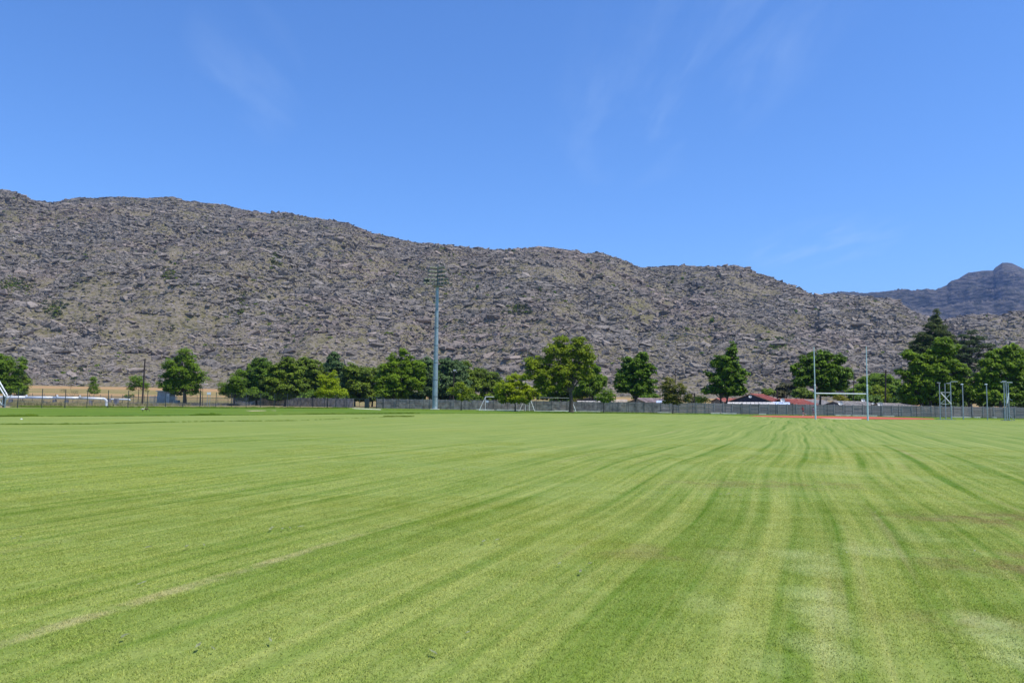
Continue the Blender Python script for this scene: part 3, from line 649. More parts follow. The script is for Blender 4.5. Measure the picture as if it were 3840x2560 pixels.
def tree(name, label, px, d, blobs, leaf, group=None, trunk=0.16, fork=None, lump=0.75, size=0.20, dens=9.5, base_py=None, cat='tree', bark='bark', depth=0.85, trunks=1, up=0.75, flat=1.0, seed=None, z0=None):
    """blobs in photograph pixels (cx, cy, rx, ry) at this tree's distance"""
    rng = np.random.default_rng(seed if seed is not None else int(px*7+d))
    if z0 is None: z0 = float(ground_z(XA(px, d), d))
    base = Vector((XA(px, d, z0), d, z0)); k = d/FPX
    B = []
    for i, (cx, cy, rx, ry) in enumerate(blobs):
        p = P(cx, cy, d); off = rng.uniform(-0.35, 0.35)*min(rx, 40)*k*depth
        B.append((p.x, p.y+off, p.z, rx*k, max(rx, ry)*k*depth, ry*k))
    th = thing(name, base, label, cat, group)
    size = size*0.95; dens = dens*(2.2 if dens != 9.5 else 1.5)
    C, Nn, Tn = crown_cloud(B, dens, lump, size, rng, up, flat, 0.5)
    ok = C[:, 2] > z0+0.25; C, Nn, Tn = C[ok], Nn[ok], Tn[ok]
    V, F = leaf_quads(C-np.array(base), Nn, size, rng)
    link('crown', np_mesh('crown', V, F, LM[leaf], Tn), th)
    mb = MB(); r0 = trunk; zs = [b[2] for b in B]
    fz = (fork if fork is not None else min(b[2]-b[5]*0.6 for b in B)); fz = max(fz, z0+0.5)
    for q in range(trunks):
        bx = base + Vector(((q-(trunks-1)/2)*r0*1.5, 0, -0.05)); fp = Vector((base.x+(q-(trunks-1)/2)*r0*5+rng.normal()*0.1, base.y, fz))
        mb.path([bx-Vector((0, 0, 0)), bx.lerp(fp, 0.12), bx.lerp(fp, 0.55)+Vector((rng.normal()*r0*0.4, 0, 0)), fp], [r0*1.35, r0*1.02, r0*0.9, r0*0.75], 8)
        for i, b in enumerate(B):
            if i % trunks != q: continue
            c = Vector((b[0], b[1], b[2])); mid = fp.lerp(c, 0.5)+Vector((rng.normal()*0.2, rng.normal()*0.2, 0.12*(c-fp).length))
            w_ = r0*(0.42+0.25*(b[3] > 1.5)); mb.path([fp, mid, c], [w_*1.1, w_*0.75, w_*0.3], 5)
            for u in range(3):
                e = c+Vector((rng.uniform(-.7, .7)*b[3], rng.uniform(-.7, .7)*b[4], rng.uniform(-.2, .75)*b[5]))
                mb.tube(mid.lerp(c, 0.6), e, w_*0.35, w_*0.1, 4)
    mb.build('trunk', M[bark], th)
    return th
WA = wall_at
TL = 'trees behind the fence and wall'
tree('leafy_tree', 'ragged mid green tree at the far left edge beyond the fence', 22, 165, [(10, 1378, 38, 54), (-38, 1420, 50, 60), (84, 1368, 12, 26), (66, 1396, 26, 18), (35, 1446, 48, 38), (-10, 1400, 40, 50)], 'mid', TL, 0.2, size=0.15)
tree('bush', 'dull olive bush at the foot of the leftmost tree', 84, 168, [(84, 1440, 24, 44), (70, 1470, 34, 24)], 'olive', None, 0.08, cat='bush', size=0.13)
tree('sapling', 'slender green sapling with a pointed top standing in the dry field', 350, 185, [(352, 1426, 8, 17), (351, 1444, 14, 14), (350, 1464, 23, 15)], 'mid', None, 0.06, lump=0.45, size=0.11, dens=7)
tree('sapling', 'nearly bare sapling with forked brown stems in the dry field', 272, 185, [(268, 1440, 14, 14), (236, 1465, 12, 10), (285, 1470, 12, 10)], 'greyolive', None, 0.07, lump=0.35, size=0.07, dens=2.2, fork=1.2)
tree('young_tree', 'airy young tree just left of the leaning dark pole', 517, 160, [(515, 1424, 27, 16), (494, 1448, 20, 18), (542, 1452, 17, 18), (520, 1440, 20, 16)], 'mid', None, 0.07, lump=0.5, size=0.12, dens=4.5)
tree('bush', 'low dark bush beside the trunk of the airy young tree', 486, 158, [(478, 1487, 13, 6), (498, 1485, 12, 6)], 'dark', None, 0.03, cat='bush', lump=0.35, size=0.11)
tree('leafy_tree', 'tall loose green tree with a thick trunk in front of the grey shed', 693, 150, [(690, 1333, 24, 24), (716, 1352, 20, 22), (648, 1376, 34, 34), (712, 1392, 34, 40), (622, 1432, 28, 40), (660, 1452, 42, 36), (716, 1440, 34, 46), (755, 1418, 20, 22), (680, 1410, 40, 40)], 'mid', TL, 0.33, fork=2.6, size=0.15)
tree('leafy_tree', 'small mid green tree at the left end of the dense row', 878, 158, [(848, 1458, 28, 24), (893, 1440, 30, 42), (872, 1470, 44, 24), (903, 1402, 16, 22)], 'mid', TL, 0.15, size=0.14)
tree('dense_tree', 'dark olive tree with a broad rounded crown, left of the dense row', 962, 176, [(945, 1412, 40, 52), (975, 1390, 46, 46), (960, 1450, 62, 42), (1000, 1410, 40, 50)], 'dark', TL, 0.25)
tree('dense_tree', 'olive tree with drooping layered boughs and a trunk before the wall', 1067, 158, [(1085, 1358, 22, 22), (1050, 1395, 40, 34), (1100, 1400, 42, 40), (1030, 1440, 48, 34), (1090, 1450, 58, 36), (1060, 1478, 52, 20)], 'olive', TL, 0.2, lump=0.65)
tree('dense_tree', 'dark olive tree whose crown merges into the right of the dense row', 1170, 178, [(1140, 1382, 44, 42), (1185, 1385, 42, 42), (1205, 1430, 38, 44), (1150, 1445, 60, 42), (1110, 1420, 45, 45)], 'olive', TL, 0.25)
tree('dense_tree', 'narrow blue green tree with a steep pointed crown', 1262, 172, [(1252, 1345, 24, 22), (1256, 1376, 33, 30), (1268, 1412, 37, 36), (1276, 1446, 28, 30)], 'bluegreen', TL, 0.18, lump=0.6)
tree('young_tree', 'bright lime young tree standing left of the gates', 1227, 140, [(1252, 1402, 10, 15), (1222, 1424, 26, 22), (1250, 1440, 28, 22), (1232, 1466, 46, 24), (1285, 1474, 24, 14), (1196, 1478, 18, 12)], 'lime', None, 0.09, lump=0.5, size=0.13)
tree('dense_tree', 'yellowish olive tree above the gates, left of the tall maple', 1330, 172, [(1318, 1395, 32, 30), (1362, 1408, 36, 32), (1340, 1450, 50, 36), (1300, 1440, 32, 36)], 'olive', TL, 0.2)
tree('dense_tree', 'squat olive tree behind the right hand gate', 1395, 176, [(1395, 1405, 30, 28), (1405, 1445, 40, 38), (1375, 1470, 36, 24)], 'olive', TL, 0.2)
tree('maple_tree', 'large mid green maple with upright leafy spires left of the floodlight mast', 1480, 158, [(1511, 1325, 12, 20), (1534, 1345, 15, 20), (1472, 1352, 18, 22), (1500, 1372, 36, 30), (1450, 1392, 28, 30), (1540, 1385, 36, 32), (1440, 1435, 38, 38), (1495, 1425, 50, 44), (1550, 1432, 44, 40), (1575, 1380, 22, 30), (1480, 1468, 66, 26)], 'plane', TL, 0.3, lump=0.65, size=0.17)
tree('dense_tree', 'grey green tree with big leaves right behind the floodlight mast', 1610, 162, [(1598, 1375, 30, 32), (1618, 1420, 38, 42), (1600, 1462, 44, 30)], 'bluegreen', TL, 0.22, size=0.2)
tree('dense_tree', 'deep grey green tree immediately right of the floodlight mast', 1690, 170, [(1672, 1378, 36, 36), (1712, 1392, 36, 34), (1690, 1430, 50, 42), (1665, 1460, 42, 32), (1730, 1450, 36, 38)], 'bluegreen', TL, 0.25, size=0.2)
tree('dense_tree', 'olive tree with round billowing tops behind the small young tree', 1770, 178, [(1742, 1382, 28, 22), (1775, 1408, 30, 26), (1748, 1420, 34, 26), (1790, 1448, 38, 28)], 'olive', TL, 0.2, lump=0.9)
tree('dense_tree', 'low dull olive tree with rounded tops behind the left football goal', 1832, 180, [(1818, 1412, 32, 24), (1850, 1420, 28, 24), (1825, 1448, 42, 30), (1868, 1450, 24, 26)], 'olive', TL, 0.2, lump=0.9)
tree('young_tree', 'small yellow green tree on the verge right of the floodlight mast', 1729, 133, [(1728, 1450, 22, 18), (1700, 1468, 23, 18), (1755, 1474, 20, 20), (1733, 1488, 26, 16), (1758, 1496, 12, 10)], 'yellowgreen', None, 0.08, lump=0.45, size=0.12, dens=4.5, fork=1.9)
tree('young_tree', 'bright lime spreading tree in front of the football goals', 1932, 131, [(1930, 1428, 30, 24), (1966, 1416, 12, 17), (1890, 1456, 36, 26), (1940, 1462, 50, 34), (1990, 1470, 34, 24), (1905, 1494, 44, 20), (1960, 1496, 46, 18), (1868, 1478, 20, 14), (2012, 1482, 16, 10)], 'lime', None, 0.12, lump=0.5, size=0.14, fork=1.7)
tree('leafy_tree', 'biggest tree, yellow green with a thick forked trunk on the verge', 2142, 126, [(2103, 1284, 30, 24), (2170, 1284, 26, 22), (2072, 1322, 34, 28), (2130, 1322, 40, 36), (2185, 1325, 34, 36), (2212, 1350, 18, 30), (1994, 1365, 32, 26), (2040, 1365, 36, 30), (2000, 1400, 34, 30), (2050, 1410, 50, 38), (2110, 1380, 46, 44), (2165, 1390, 40, 44), (2100, 1440, 46, 34), (2040, 1448, 40, 26), (2200, 1400, 26, 34)], 'yellowgreen', None, 0.36, fork=3.2, lump=0.6, size=0.15, dens=6)
tree('dense_tree', 'mid green tree showing right of the biggest tree', 2225, 152, [(2225, 1400, 26, 30), (2245, 1430, 30, 26), (2215, 1450, 40, 34), (2180, 1470, 34, 26)], 'mid', TL, 0.18)
tree('dense_tree', 'low dark olive tree with two trunks behind the biggest tree', 2096, 158, [(2070, 1470, 44, 24), (2130, 1475, 40, 24), (2040, 1485, 30, 16)], 'dark', TL, 0.2, trunks=2)
tree('bush', 'yellow flowering bush low behind the wall by the biggest tree', 2160, 165, [(2165, 1500, 18, 10), (2195, 1494, 22, 13)], 'yellow', None, 0.05, cat='bush', size=0.13)
tree('young_tree', 'small round green tree before the wall under the biggest tree', 2264, 128, [(2276, 1474, 20, 17), (2252, 1492, 19, 14), (2296, 1489, 19, 16), (2274, 1500, 24, 12)], 'mid', None, 0.07, lump=0.42, size=0.12, fork=1.5)
d_ = WA(2380, 2.0)
tree('maple_tree', 'dense deep green maple with a cleft top behind the wall', 2382, d_, [(2408, 1342, 26, 22), (2352, 1362, 22, 20), (2385, 1372, 32, 26), (2432, 1385, 26, 30), (2340, 1405, 34, 30), (2390, 1412, 50, 36), (2330, 1445, 30, 30), (2380, 1455, 50, 28), (2430, 1440, 32, 36)], 'darkplane', TL, 0.22, lump=0.6, fork=2.2)
tree('young_tree', 'small tree with rust tinged leaves standing before the wall', 2523, 128, [(2508, 1432, 20, 16), (2500, 1455, 28, 20), (2548, 1462, 28, 24), (2520, 1484, 38, 22), (2575, 1490, 14, 18), (2498, 1505, 16, 12), (2535, 1508, 24, 12)], 'autumn', None, 0.09, lump=0.45, size=0.12, fork=1.6)
tree('bush', 'round bright green bush peeping over the wall', 2640, WA(2640, 3), [(2640, 1505, 28, 16)], 'lime', None, 0.05, cat='bush', size=0.13)
d_ = WA(2720, 2.0)
tree('maple_tree', 'tall pointed deep green maple left of the red roofed house', 2715, d_, [(2748, 1300, 14, 15), (2742, 1322, 20, 20), (2700, 1342, 20, 16), (2735, 1352, 30, 24), (2690, 1362, 20, 18), (2728, 1388, 44, 30), (2656, 1400, 14, 10), (2775, 1400, 22, 12), (2800, 1404, 12, 6), (2700, 1425, 44, 28), (2758, 1430, 38, 32), (2680, 1460, 34, 20), (2646, 1472, 18, 9), (2745, 1465, 52, 22), (2788, 1474, 16, 12)], 'darkplane', TL, 0.2, lump=0.55, fork=2.6, trunks=2)
tree('bush', 'small olive bush right of the red roof', 2885, 185, [(2880, 1472, 24, 14)], 'olive', None, 0.06, cat='bush')
tree('dense_tree', 'soft grey olive tree behind the second red roof', 2950, 188, [(2948, 1462, 36, 22), (2985, 1452, 30, 20), (2925, 1480, 26, 14)], 'greyolive', TL, 0.12)
tree('bush', 'dark olive bush above the grey end of the red roof', 3010, 170, [(3002, 1476, 38, 18), (3035, 1484, 24, 12)], 'olive', None, 0.08, cat='bush')
d_ = WA(3075, 2.2)
tree('maple_tree', 'broad dark green maple seen between the rugby posts', 3077, d_, [(3080, 1338, 44, 22), (3030, 1352, 26, 20), (3146, 1345, 22, 20), (3000, 1388, 30, 26), (3060, 1385, 50, 36), (3125, 1390, 40, 36), (3168, 1402, 26, 28), (3015, 1425, 34, 26), (2990, 1432, 22, 14), (3090, 1430, 50, 30), (3150, 1440, 36, 26), (3100, 1468, 34, 18)], 'darkplane', TL, 0.22, lump=0.58, fork=3.4)
tree('dense_tree', 'mid green layered tree right of the rugby posts', 3300, 196, [(3300, 1420, 44, 18), (3260, 1438, 40, 24), (3345, 1440, 40, 24), (3300, 1455, 60, 28)], 'mid', TL, 0.2)
tree('dense_tree', 'round yellow green tree behind the right rugby post', 3290, 180, [(3285, 1472, 32, 26), (3292, 1495, 36, 18)], 'yellowgreen', TL, 0.15)
tree('dense_tree', 'round mid green tree left of the biggest right hand tree', 3350, 180, [(3345, 1475, 34, 26), (3378, 1470, 26, 26), (3350, 1500, 44, 16)], 'mid', TL, 0.15)
tree('dense_tree', 'low blue green tree over the dish between the rugby posts', 3205, 176, [(3195, 1480, 30, 20), (3230, 1462, 26, 24), (3215, 1495, 40, 14)], 'mid', TL, 0.15)
tree('bush', 'yellow bush over the grey roof between the rugby posts', 3152, 172, [(3148, 1495, 22, 11), (3168, 1499, 16, 8)], 'yellow', None, 0.05, cat='bush', size=0.13)
tree('conifer', 'tall dark brownish conifer rising over the right hand trees', 3512, 172, [(3512, 1176, 10, 18), (3507, 1200, 22, 22), (3528, 1222, 24, 20), (3488, 1226, 24, 20), (3508, 1248, 40, 24), (3548, 1262, 32, 22), (3462, 1266, 34, 22), (3500, 1282, 56, 28), (3570, 1292, 26, 24), (3440, 1300, 34, 24), (3500, 1320, 76, 30), (3424, 1330, 28, 20), (3480, 1360, 70, 34), (3580, 1330, 24, 30), (3540, 1370, 60, 40), (3480, 1410, 60, 40)], 'conifer', TL, 0.35, lump=0.55, size=0.13, dens=6.5, flat=0.75, up=0.1, fork=5, cat='conifer')
tree('cedar', 'dark cedar with flat open layers between the two right hand maples', 3642, 168, [(3645, 1246, 24, 9), (3615, 1262, 28, 8), (3672, 1268, 36, 9), (3640, 1284, 40, 10), (3598, 1298, 30, 9), (3690, 1298, 40, 9), (3725, 1312, 20, 7), (3640, 1314, 40, 11), (3604, 1334, 32, 10), (3690, 1332, 38, 9), (3640, 1352, 46, 12), (3612, 1378, 38, 13), (3672, 1382, 36, 13), (3640, 1412, 50, 16)], 'cedar', TL, 0.28, lump=0.45, size=0.12, dens=4.0, flat=0.6, up=0.1, fork=11.0, cat='cedar')
d_ = WA(3475, 2.5)
tree('maple_tree', 'large bright green maple in front of the dark conifer', 3475, d_, [(3535, 1288, 32, 20), (3565, 1312, 26, 20), (3520, 1318, 32, 20), (3408, 1332, 22, 18), (3450, 1345, 20, 16), (3490, 1352, 34, 24), (3545, 1360, 36, 26), (3440, 1372, 30, 28), (3372, 1392, 16, 9), (3395, 1400, 14, 10), (3500, 1395, 50, 36), (3585, 1390, 34, 22), (3615, 1400, 16, 12), (3420, 1420, 32, 34), (3460, 1440, 50, 38), (3540, 1440, 50, 40), (3600, 1440, 36, 36), (3400, 1470, 28, 26), (3430, 1492, 48, 24), (3560, 1482, 50, 28), (3500, 1485, 50, 24)], 'plane', TL, 0.28, lump=0.6, fork=3.0, trunks=2)
d_ = WA(3760, 2.5)
tree('maple_tree', 'large bright green maple at the right edge of the picture', 3770, d_, [(3796, 1300, 16, 14), (3770, 1318, 26, 20), (3728, 1328, 24, 18), (3805, 1335, 30, 24), (3740, 1352, 32, 24), (3785, 1365, 42, 30), (3700, 1365, 22, 18), (3842, 1330, 20, 22), (3845, 1375, 30, 34), (3720, 1395, 40, 30), (3775, 1410, 50, 36), (3680, 1425, 32, 28), (3735, 1445, 50, 34), (3820, 1430, 44, 40), (3660, 1465, 36, 26), (3700, 1485, 50, 24), (3790, 1480, 50, 26), (3860, 1470, 40, 40)], 'plane', TL, 0.28, lump=0.6, fork=3.0, trunks=2)
tree('dense_tree', 'dark tree filling the gap behind the two single steel posts', 3640, WA(3640, 6), [(3630, 1470, 38, 32), (3665, 1490, 36, 24), (3600, 1492, 30, 20)], 'dark', TL, 0.2)
tree('maple_tree', 'green tree beyond the right edge of the picture', 4010, WA(4010, 4), [(3960, 1360, 50, 50), (4040, 1350, 60, 60), (3980, 1440, 70, 60), (4080, 1430, 60, 60)], 'plane', TL, 0.28, lump=0.8, fork=3.0)

UG = 'undergrowth bushes behind the wall'
for i, (cx, cy, rx, ry, d, lf, lb) in enumerate([
 (935, 1482, 46, 20, 172, 'dark', 'low dark bushes under the left end of the dense row'), (1035, 1484, 50, 18, 172, 'dark', 'low dark bushes under the olive tree with drooping boughs'),
 (1140, 1484, 54, 18, 172, 'dark', 'low dark bushes right of the trunk with drooping boughs'), (1215, 1486, 34, 16, 172, 'dark', 'low dark bush behind the lime young tree'),
 (1300, 1488, 48, 14, 172, 'olive', 'low olive bush over the slab wall left of the gates'), (1385, 1490, 50, 14, 175, 'olive', 'low olive bush over the two gates'),
 (1455, 1488, 40, 15, 165, 'dark', 'low dark bush under the left side of the upright spired maple'), (1540, 1490, 50, 14, 165, 'dark', 'low dark bush between the spired maple and the mast'),
 (1660, 1490, 50, 14, 172, 'dark', 'low dark bush just right of the floodlight mast'), (1745, 1490, 50, 16, 176, 'dark', 'low dark bush behind the small verge tree'),
 (1835, 1490, 46, 15, 180, 'olive', 'low olive bush behind the left goal'), (2250, 1492, 34, 14, 165, 'mid', 'low green bush over the slate grey gable'),
 (2420, 1488, 44, 14, 165, 'darkplane', 'low green bush over the rusty roof'), (2120, 1496, 50, 12, 168, 'dark', 'low dark bush behind the thickest trunk'),
 (3400, 1504, 40, 16, 150, 'dark', 'dark bush under the left of the bright maple'), (3480, 1506, 50, 16, 150, 'dark', 'dark bush at the twin trunks of the bright maple'),
 (3570, 1508, 54, 16, 148, 'dark', 'dark bush between the left cage tower and the first single post'), (3735, 1508, 60, 17, 146, 'dark', 'dark bush left of the right cage tower'),
 (3820, 1508, 50, 17, 146, 'dark', 'dark bush at the right picture edge'), (3250, 1500, 50, 14, 172, 'dark', 'dark bush behind the right rugby post'), (2600, 1500, 40, 9, 178, 'greyolive', 'dull bush beside the cowled flue')]):
    tree('bush', lb, cx, d, [(cx, cy, rx, ry), (cx-rx*.45, cy+4, rx*.6, ry*.8), (cx+rx*.5, cy+3, rx*.55, ry*.85)], lf, UG, 0.06, cat='bush', seed=3000+i, fork=0.8)

# shrubs scattered on the hill: individual dark ones the eye can tell apart
def bush_mesh(k, leaf):
    rng = np.random.default_rng(500+k)
    C, Nn, Tn = crown_cloud([(0, 0, 0.75, .7, .7, .65), (.3, .1, .4, .6, .6, .4), (-.35, 0, .45, .5, .5, .45)], 8, 0.4, .12, rng)
    V, F = leaf_quads(C, Nn, 0.17, rng); return np_mesh('hill_shrub_%d' % k, V, F, LM[leaf], Tn)
hb = [bush_mesh(k, ('dark', 'scrub', 'dark')[k]) for k in range(3)]
HP = [(583, 945, 5), (613, 920, 5), (616, 958, 5), (508, 948, 6), (640, 985, 6), (655, 990, 5), (900, 862, 5), (675, 903, 4), (1790, 1078, 7), (1900, 1085, 7), (1640, 925, 4), (1660, 930, 4), (1680, 918, 4), (1685, 960, 5), (1700, 955, 4), (1900, 940, 4), (1922, 942, 5), (1930, 940, 4), (1990, 933, 4), (2000, 934, 4), (1283, 836, 4), (1434, 881, 4), (2025, 1090, 8), (2080, 1100, 7), (2150, 1085, 7), (2205, 980, 8), (2215, 990, 6), (2670, 1205, 9), (2240, 1117, 6), (2985, 1172, 8), (3060, 1168, 8), (1490, 1030, 7), (1488, 1033, 6), (3180, 1150, 5), (2520, 1062, 7), (2560, 1045, 6), (2300, 1075, 7), (2440, 1080, 6), (3700, 1185, 4)]
# visibility table of the slope, to stand shrubs where the photograph shows them
def on_hill(px, py):
    v = ray(px, py); ys_ = np.linspace(380, 900, 1400); xs_ = v.x/v.y*ys_; zs_ = CAMZ+v.z/v.y*ys_
    hz, t_ = hill_z(xs_, ys_); hit = np.where(hz >= zs_)[0]
    k = hit[0] if len(hit) else int(np.argmax(hz-zs_)); return float(xs_[k]), float(ys_[k]), float(hz[k])
def where(px, py):
    h_ = 'high' if py < 1000 else 'low'
    for x_, t_ in ((560, 'at the far left'), (625, 'left of the gully'), (680, 'by the green patch on the left'), (1000, 'above the dark tree row'), (1350, 'above the lime young tree'), (1500, 'left of the mast top'), (1665, 'above the mast top'), (1695, 'just right of the mast top'), (1960, 'between the mast and the biggest tree'), (2060, 'left above the biggest tree'), (2160, 'straight above the biggest tree'), (2320, 'right above the biggest tree'), (2600, 'above the rust tinged tree'), (2800, 'above the tall pointed maple'), (3100, 'above the rugby posts'), (3400, 'right of the rugby posts')):
        if px < x_: return h_+' '+t_
    return h_+' above the cedar'
HL = []
for i, (px, py, rp) in enumerate(HP):
    x, y, z = on_hill(px, py+3); s_ = rp*y/FPX*1.15
    o = link('hill_shrub', hb[i % 3], None, (x, y, z-0.1), (0, 0, i*1.3), scale=(s_*0.9, s_*0.9, s_*1.1))
    sky_ = 'on the skyline' if py < 885 or (px > 1600 and py < 945) else 'among the boulders'
    HL.append((px, o)); tag(o, '%s dark green shrub %s %s' % (('tiny', 'small', 'rounded')[(rp > 4)+(rp > 6)], sky_, where(px, py)), 'shrub', 'dark shrubs on the hillside')
for lb in {o['label'] for _, o in HL}:
    same = sorted([(px, o) for px, o in HL if o['label'] == lb], key=lambda q: q[0])
    if len(same) > 1:
        for k, (px, o) in enumerate(same): o['label'] = (('left', 'right') if len(same) == 2 else ('left', 'middle', 'right'))[k]+' '+lb
# ground scrub of the slope
x, y, z, t = rock_points(16000); dn = fbm(x/22, y/18, 4, 120); kp = dn > 0.50; x, y, z = x[kp], y[kp], z[kp]; n = len(x)
extra = []
for (px, py, w_, h_, m) in [(640, 1035, 40, 18, 90), (60, 1070, 70, 30, 160), (1950, 1160, 60, 20, 100), (1030, 970, 20, 40, 80), (900, 1150, 20, 50, 90), (200, 1160, 60, 30, 60), (2900, 1290, 80, 30, 120), (2050, 1110, 100, 25, 90), (1660, 930, 45, 12, 50), (1910, 945, 40, 8, 40)]:
    for _ in range(m): extra.append(on_hill(px+RNG.normal()*w_/2, py+RNG.normal()*h_/2))
extra = np.array(extra); pts = np.concatenate([np.stack([x, y, z], 1), extra]); n = len(pts); s_ = RNG.uniform(0.5, 1.5, n)
sb = [bush_mesh(10+k, ('scrub', 'scrub', 'olive', 'greyolive')[k]) for k in range(0)]
def small_bush(k, leaf):
    rng = np.random.default_rng(700+k); m = 60; e = rng.normal(size=(m, 3)); e /= np.linalg.norm(e, axis=1)[:, None]; e[:, 2] = np.abs(e[:, 2])
    V, F = leaf_quads(e*np.array((1, 1, .8))*rng.uniform(.6, 1, (m, 1)), e, 0.3, rng); return np_mesh('scrub_%d' % k, V, F, LM[leaf], rng.random(m))
sb = [small_bush(k, l) for k, l in enumerate(('scrub', 'olive', 'greyolive', 'scrub'))]
scatter('scrub', pts, np.stack([n*[0.0], n*[0.0], RNG.uniform(0, 6, n)], 1), np.stack([s_, s_, s_*0.8], 1), RNG.integers(0, 4, n), sb, None, 'low green scrub growing between the boulders')

# ------------------------------------------------------------------ grass
def blade_patch(k, n, h, wdt, size, m, lean=0.6, lift=0.0):
    rng = np.random.default_rng(900+k); x = rng.uniform(-size/2, size/2, n); y = rng.uniform(-size/2, size/2, n)
    a = rng.uniform(0, 2*math.pi, n); hh = h*rng.uniform(0.5, 1.25, n); ln = lean*rng.uniform(0.2, 1.3, n)*hh
    b = a+rng.normal(0, .8, n)+math.pi/2; w2 = wdt*rng.uniform(.7, 1.3, n)/2
    c0 = np.stack([x-np.cos(a)*w2, y-np.sin(a)*w2, 0*x], 1); c1 = np.stack([x+np.cos(a)*w2, y+np.sin(a)*w2, 0*x], 1)
    mx = x+np.cos(b)*ln*.35; my = y+np.sin(b)*ln*.35
    c2 = np.stack([mx+np.cos(a)*w2*.8, my+np.sin(a)*w2*.8, hh*.6], 1); c3 = np.stack([mx-np.cos(a)*w2*.8, my-np.sin(a)*w2*.8, hh*.6], 1)
    c4 = np.stack([x+np.cos(b)*ln, y+np.sin(b)*ln, hh], 1)
    V = np.stack([c0, c1, c2, c3, c4], 1).reshape(-1, 3); q = np.arange(n)*5
    F = np.concatenate([np.stack([q, q+1, q+2], 1), np.stack([q, q+2, q+3], 1), np.stack([q+3, q+2, q+4], 1)])
    tn = np.clip(rng.random(n)**1.3+lift, 0, 1); return np_mesh('blades_%d' % k, V, F, m, np.tile(tn, 3))
near = [blade_patch(k, 6000, 0.012, 0.0040, 1.45, M['blades'], 1.4, 0.03) for k in range(4)]
mid_ = [blade_patch(10+k, 1500, 0.010, 0.008, 1.45, M['blades'], 1.2, 0.22) for k in range(3)]
pp = []; ix = []
for gy in np.arange(3.0, 34.0, 0.95):
    for gx in np.arange(-26, 26, 0.95):
        if abs(gx) > gy*0.70+1.2: continue
        if gy > 13 and RNG.random() < (gy-13)/21: continue
        pp.append((gx+RNG.normal()*.05, gy+RNG.normal()*.05, 0.0)); ix.append(RNG.integers(0, 4) if gy < 13 else 4+RNG.integers(0, 3))
n = len(pp)
scatter('grass', pp, np.stack([np.zeros(n), np.zeros(n), RNG.uniform(0, 6.28, n)], 1), np.ones((n, 3)), ix, near+mid_, None, 'short mown grass blades of the playing field')
# longer tufts along the unmown edges
tufts = [blade_patch(30+k, 60, 0.20, 0.018, 0.5, M['tuft'], 0.5) for k in range(3)]
dryt = [blade_patch(40+k, 60, 0.42, 0.02, 0.6, M['dry_tuft'], 0.4) for k in range(3)]
greyt = [blade_patch(50+k, 60, 0.40, 0.02, 0.6, M['grey_tuft'], 0.5) for k in range(2)]
pp = []; sc_ = []
def line(pa, pb, m, spread, s0, s1):
    a = G(*pa); b = G(*pb)
    for _ in range(m):
        u = random.random(); q = a.lerp(b, u); pp.append((q.x+RNG.normal()*spread*.3, q.y+RNG.normal()*spread, -0.01)); v = random.uniform(s0, s1); sc_.append((v, v, v*random.uniform(.6, 1.1)))
line((15, 1590.5), (330, 1590), 200, .25, .18, .42); line((330, 1590), (640, 1582), 200, .2, .15, .38); line((640, 1582), (1100, 1577), 130, .2, .2, .45)
line((1100, 1577), (1440, 1564), 60, .2, .2, .4); line((1450, 1562.5), (1540, 1562), 50, .4, .4, .9)
line((30, 1560), (105, 1560), 60, 1.2, .4, .9); line((745, 1556), (795, 1556), 50, 1.2, .4, 1.0); line((1160, 1552), (1560, 1549), 220, 1.2, .3, .7)
for k in range(len(edge)-8): line(project(edge[k]), project(edge[k+1]), 260, .15, .2, .5)
line((60, 1526), (1300, 1531), 1500, 1.0, .4, 1.3); line((1440, 1536), (2300, 1546), 420, 0.8, .2, .5); line((2300, 1546.5), (3840, 1569), 260, .8, .15, .45)
line((2050, 1546.5), (2480, 1549.5), 300, 1.2, .3, .7)
n = len(pp); scatter('long_grass', pp, np.stack([np.zeros(n), np.zeros(n), RNG.uniform(0, 6.28, n)], 1), sc_, RNG.integers(0, 3, n), tufts, None, 'longer unmown grass along the verge and fence')
pp = []; ix = []; sc_ = []
for _ in range(7500):
    px = RNG.uniform(-150, 930); py = RNG.uniform(1497, 1521)
    q = G(px, py)
    if q.y > 172 or q.y < 92: continue
    on_road = 1508.5 < py-(px*0.004) < 1518.5 and px < 520
    if on_road and RNG.random() < 0.86: continue
    gr = fbm(np.array(q.x/7), np.array(q.y/7), 3, 140) > 0.52 or px > 650
    pp.append((q.x, q.y, -0.02)); ix.append(3+RNG.integers(0, 2) if gr and RNG.random() < .75 else RNG.integers(0, 3)); v = RNG.uniform(.5, 1.5); sc_.append((v*1.3, v*1.3, v))
n = len(pp); scatter('dry_weeds', pp, np.stack([np.zeros(n), np.zeros(n), RNG.uniform(0, 6.28, n)], 1), sc_, ix, dryt+greyt, None, 'dry grey and straw coloured weeds behind the mesh fence')
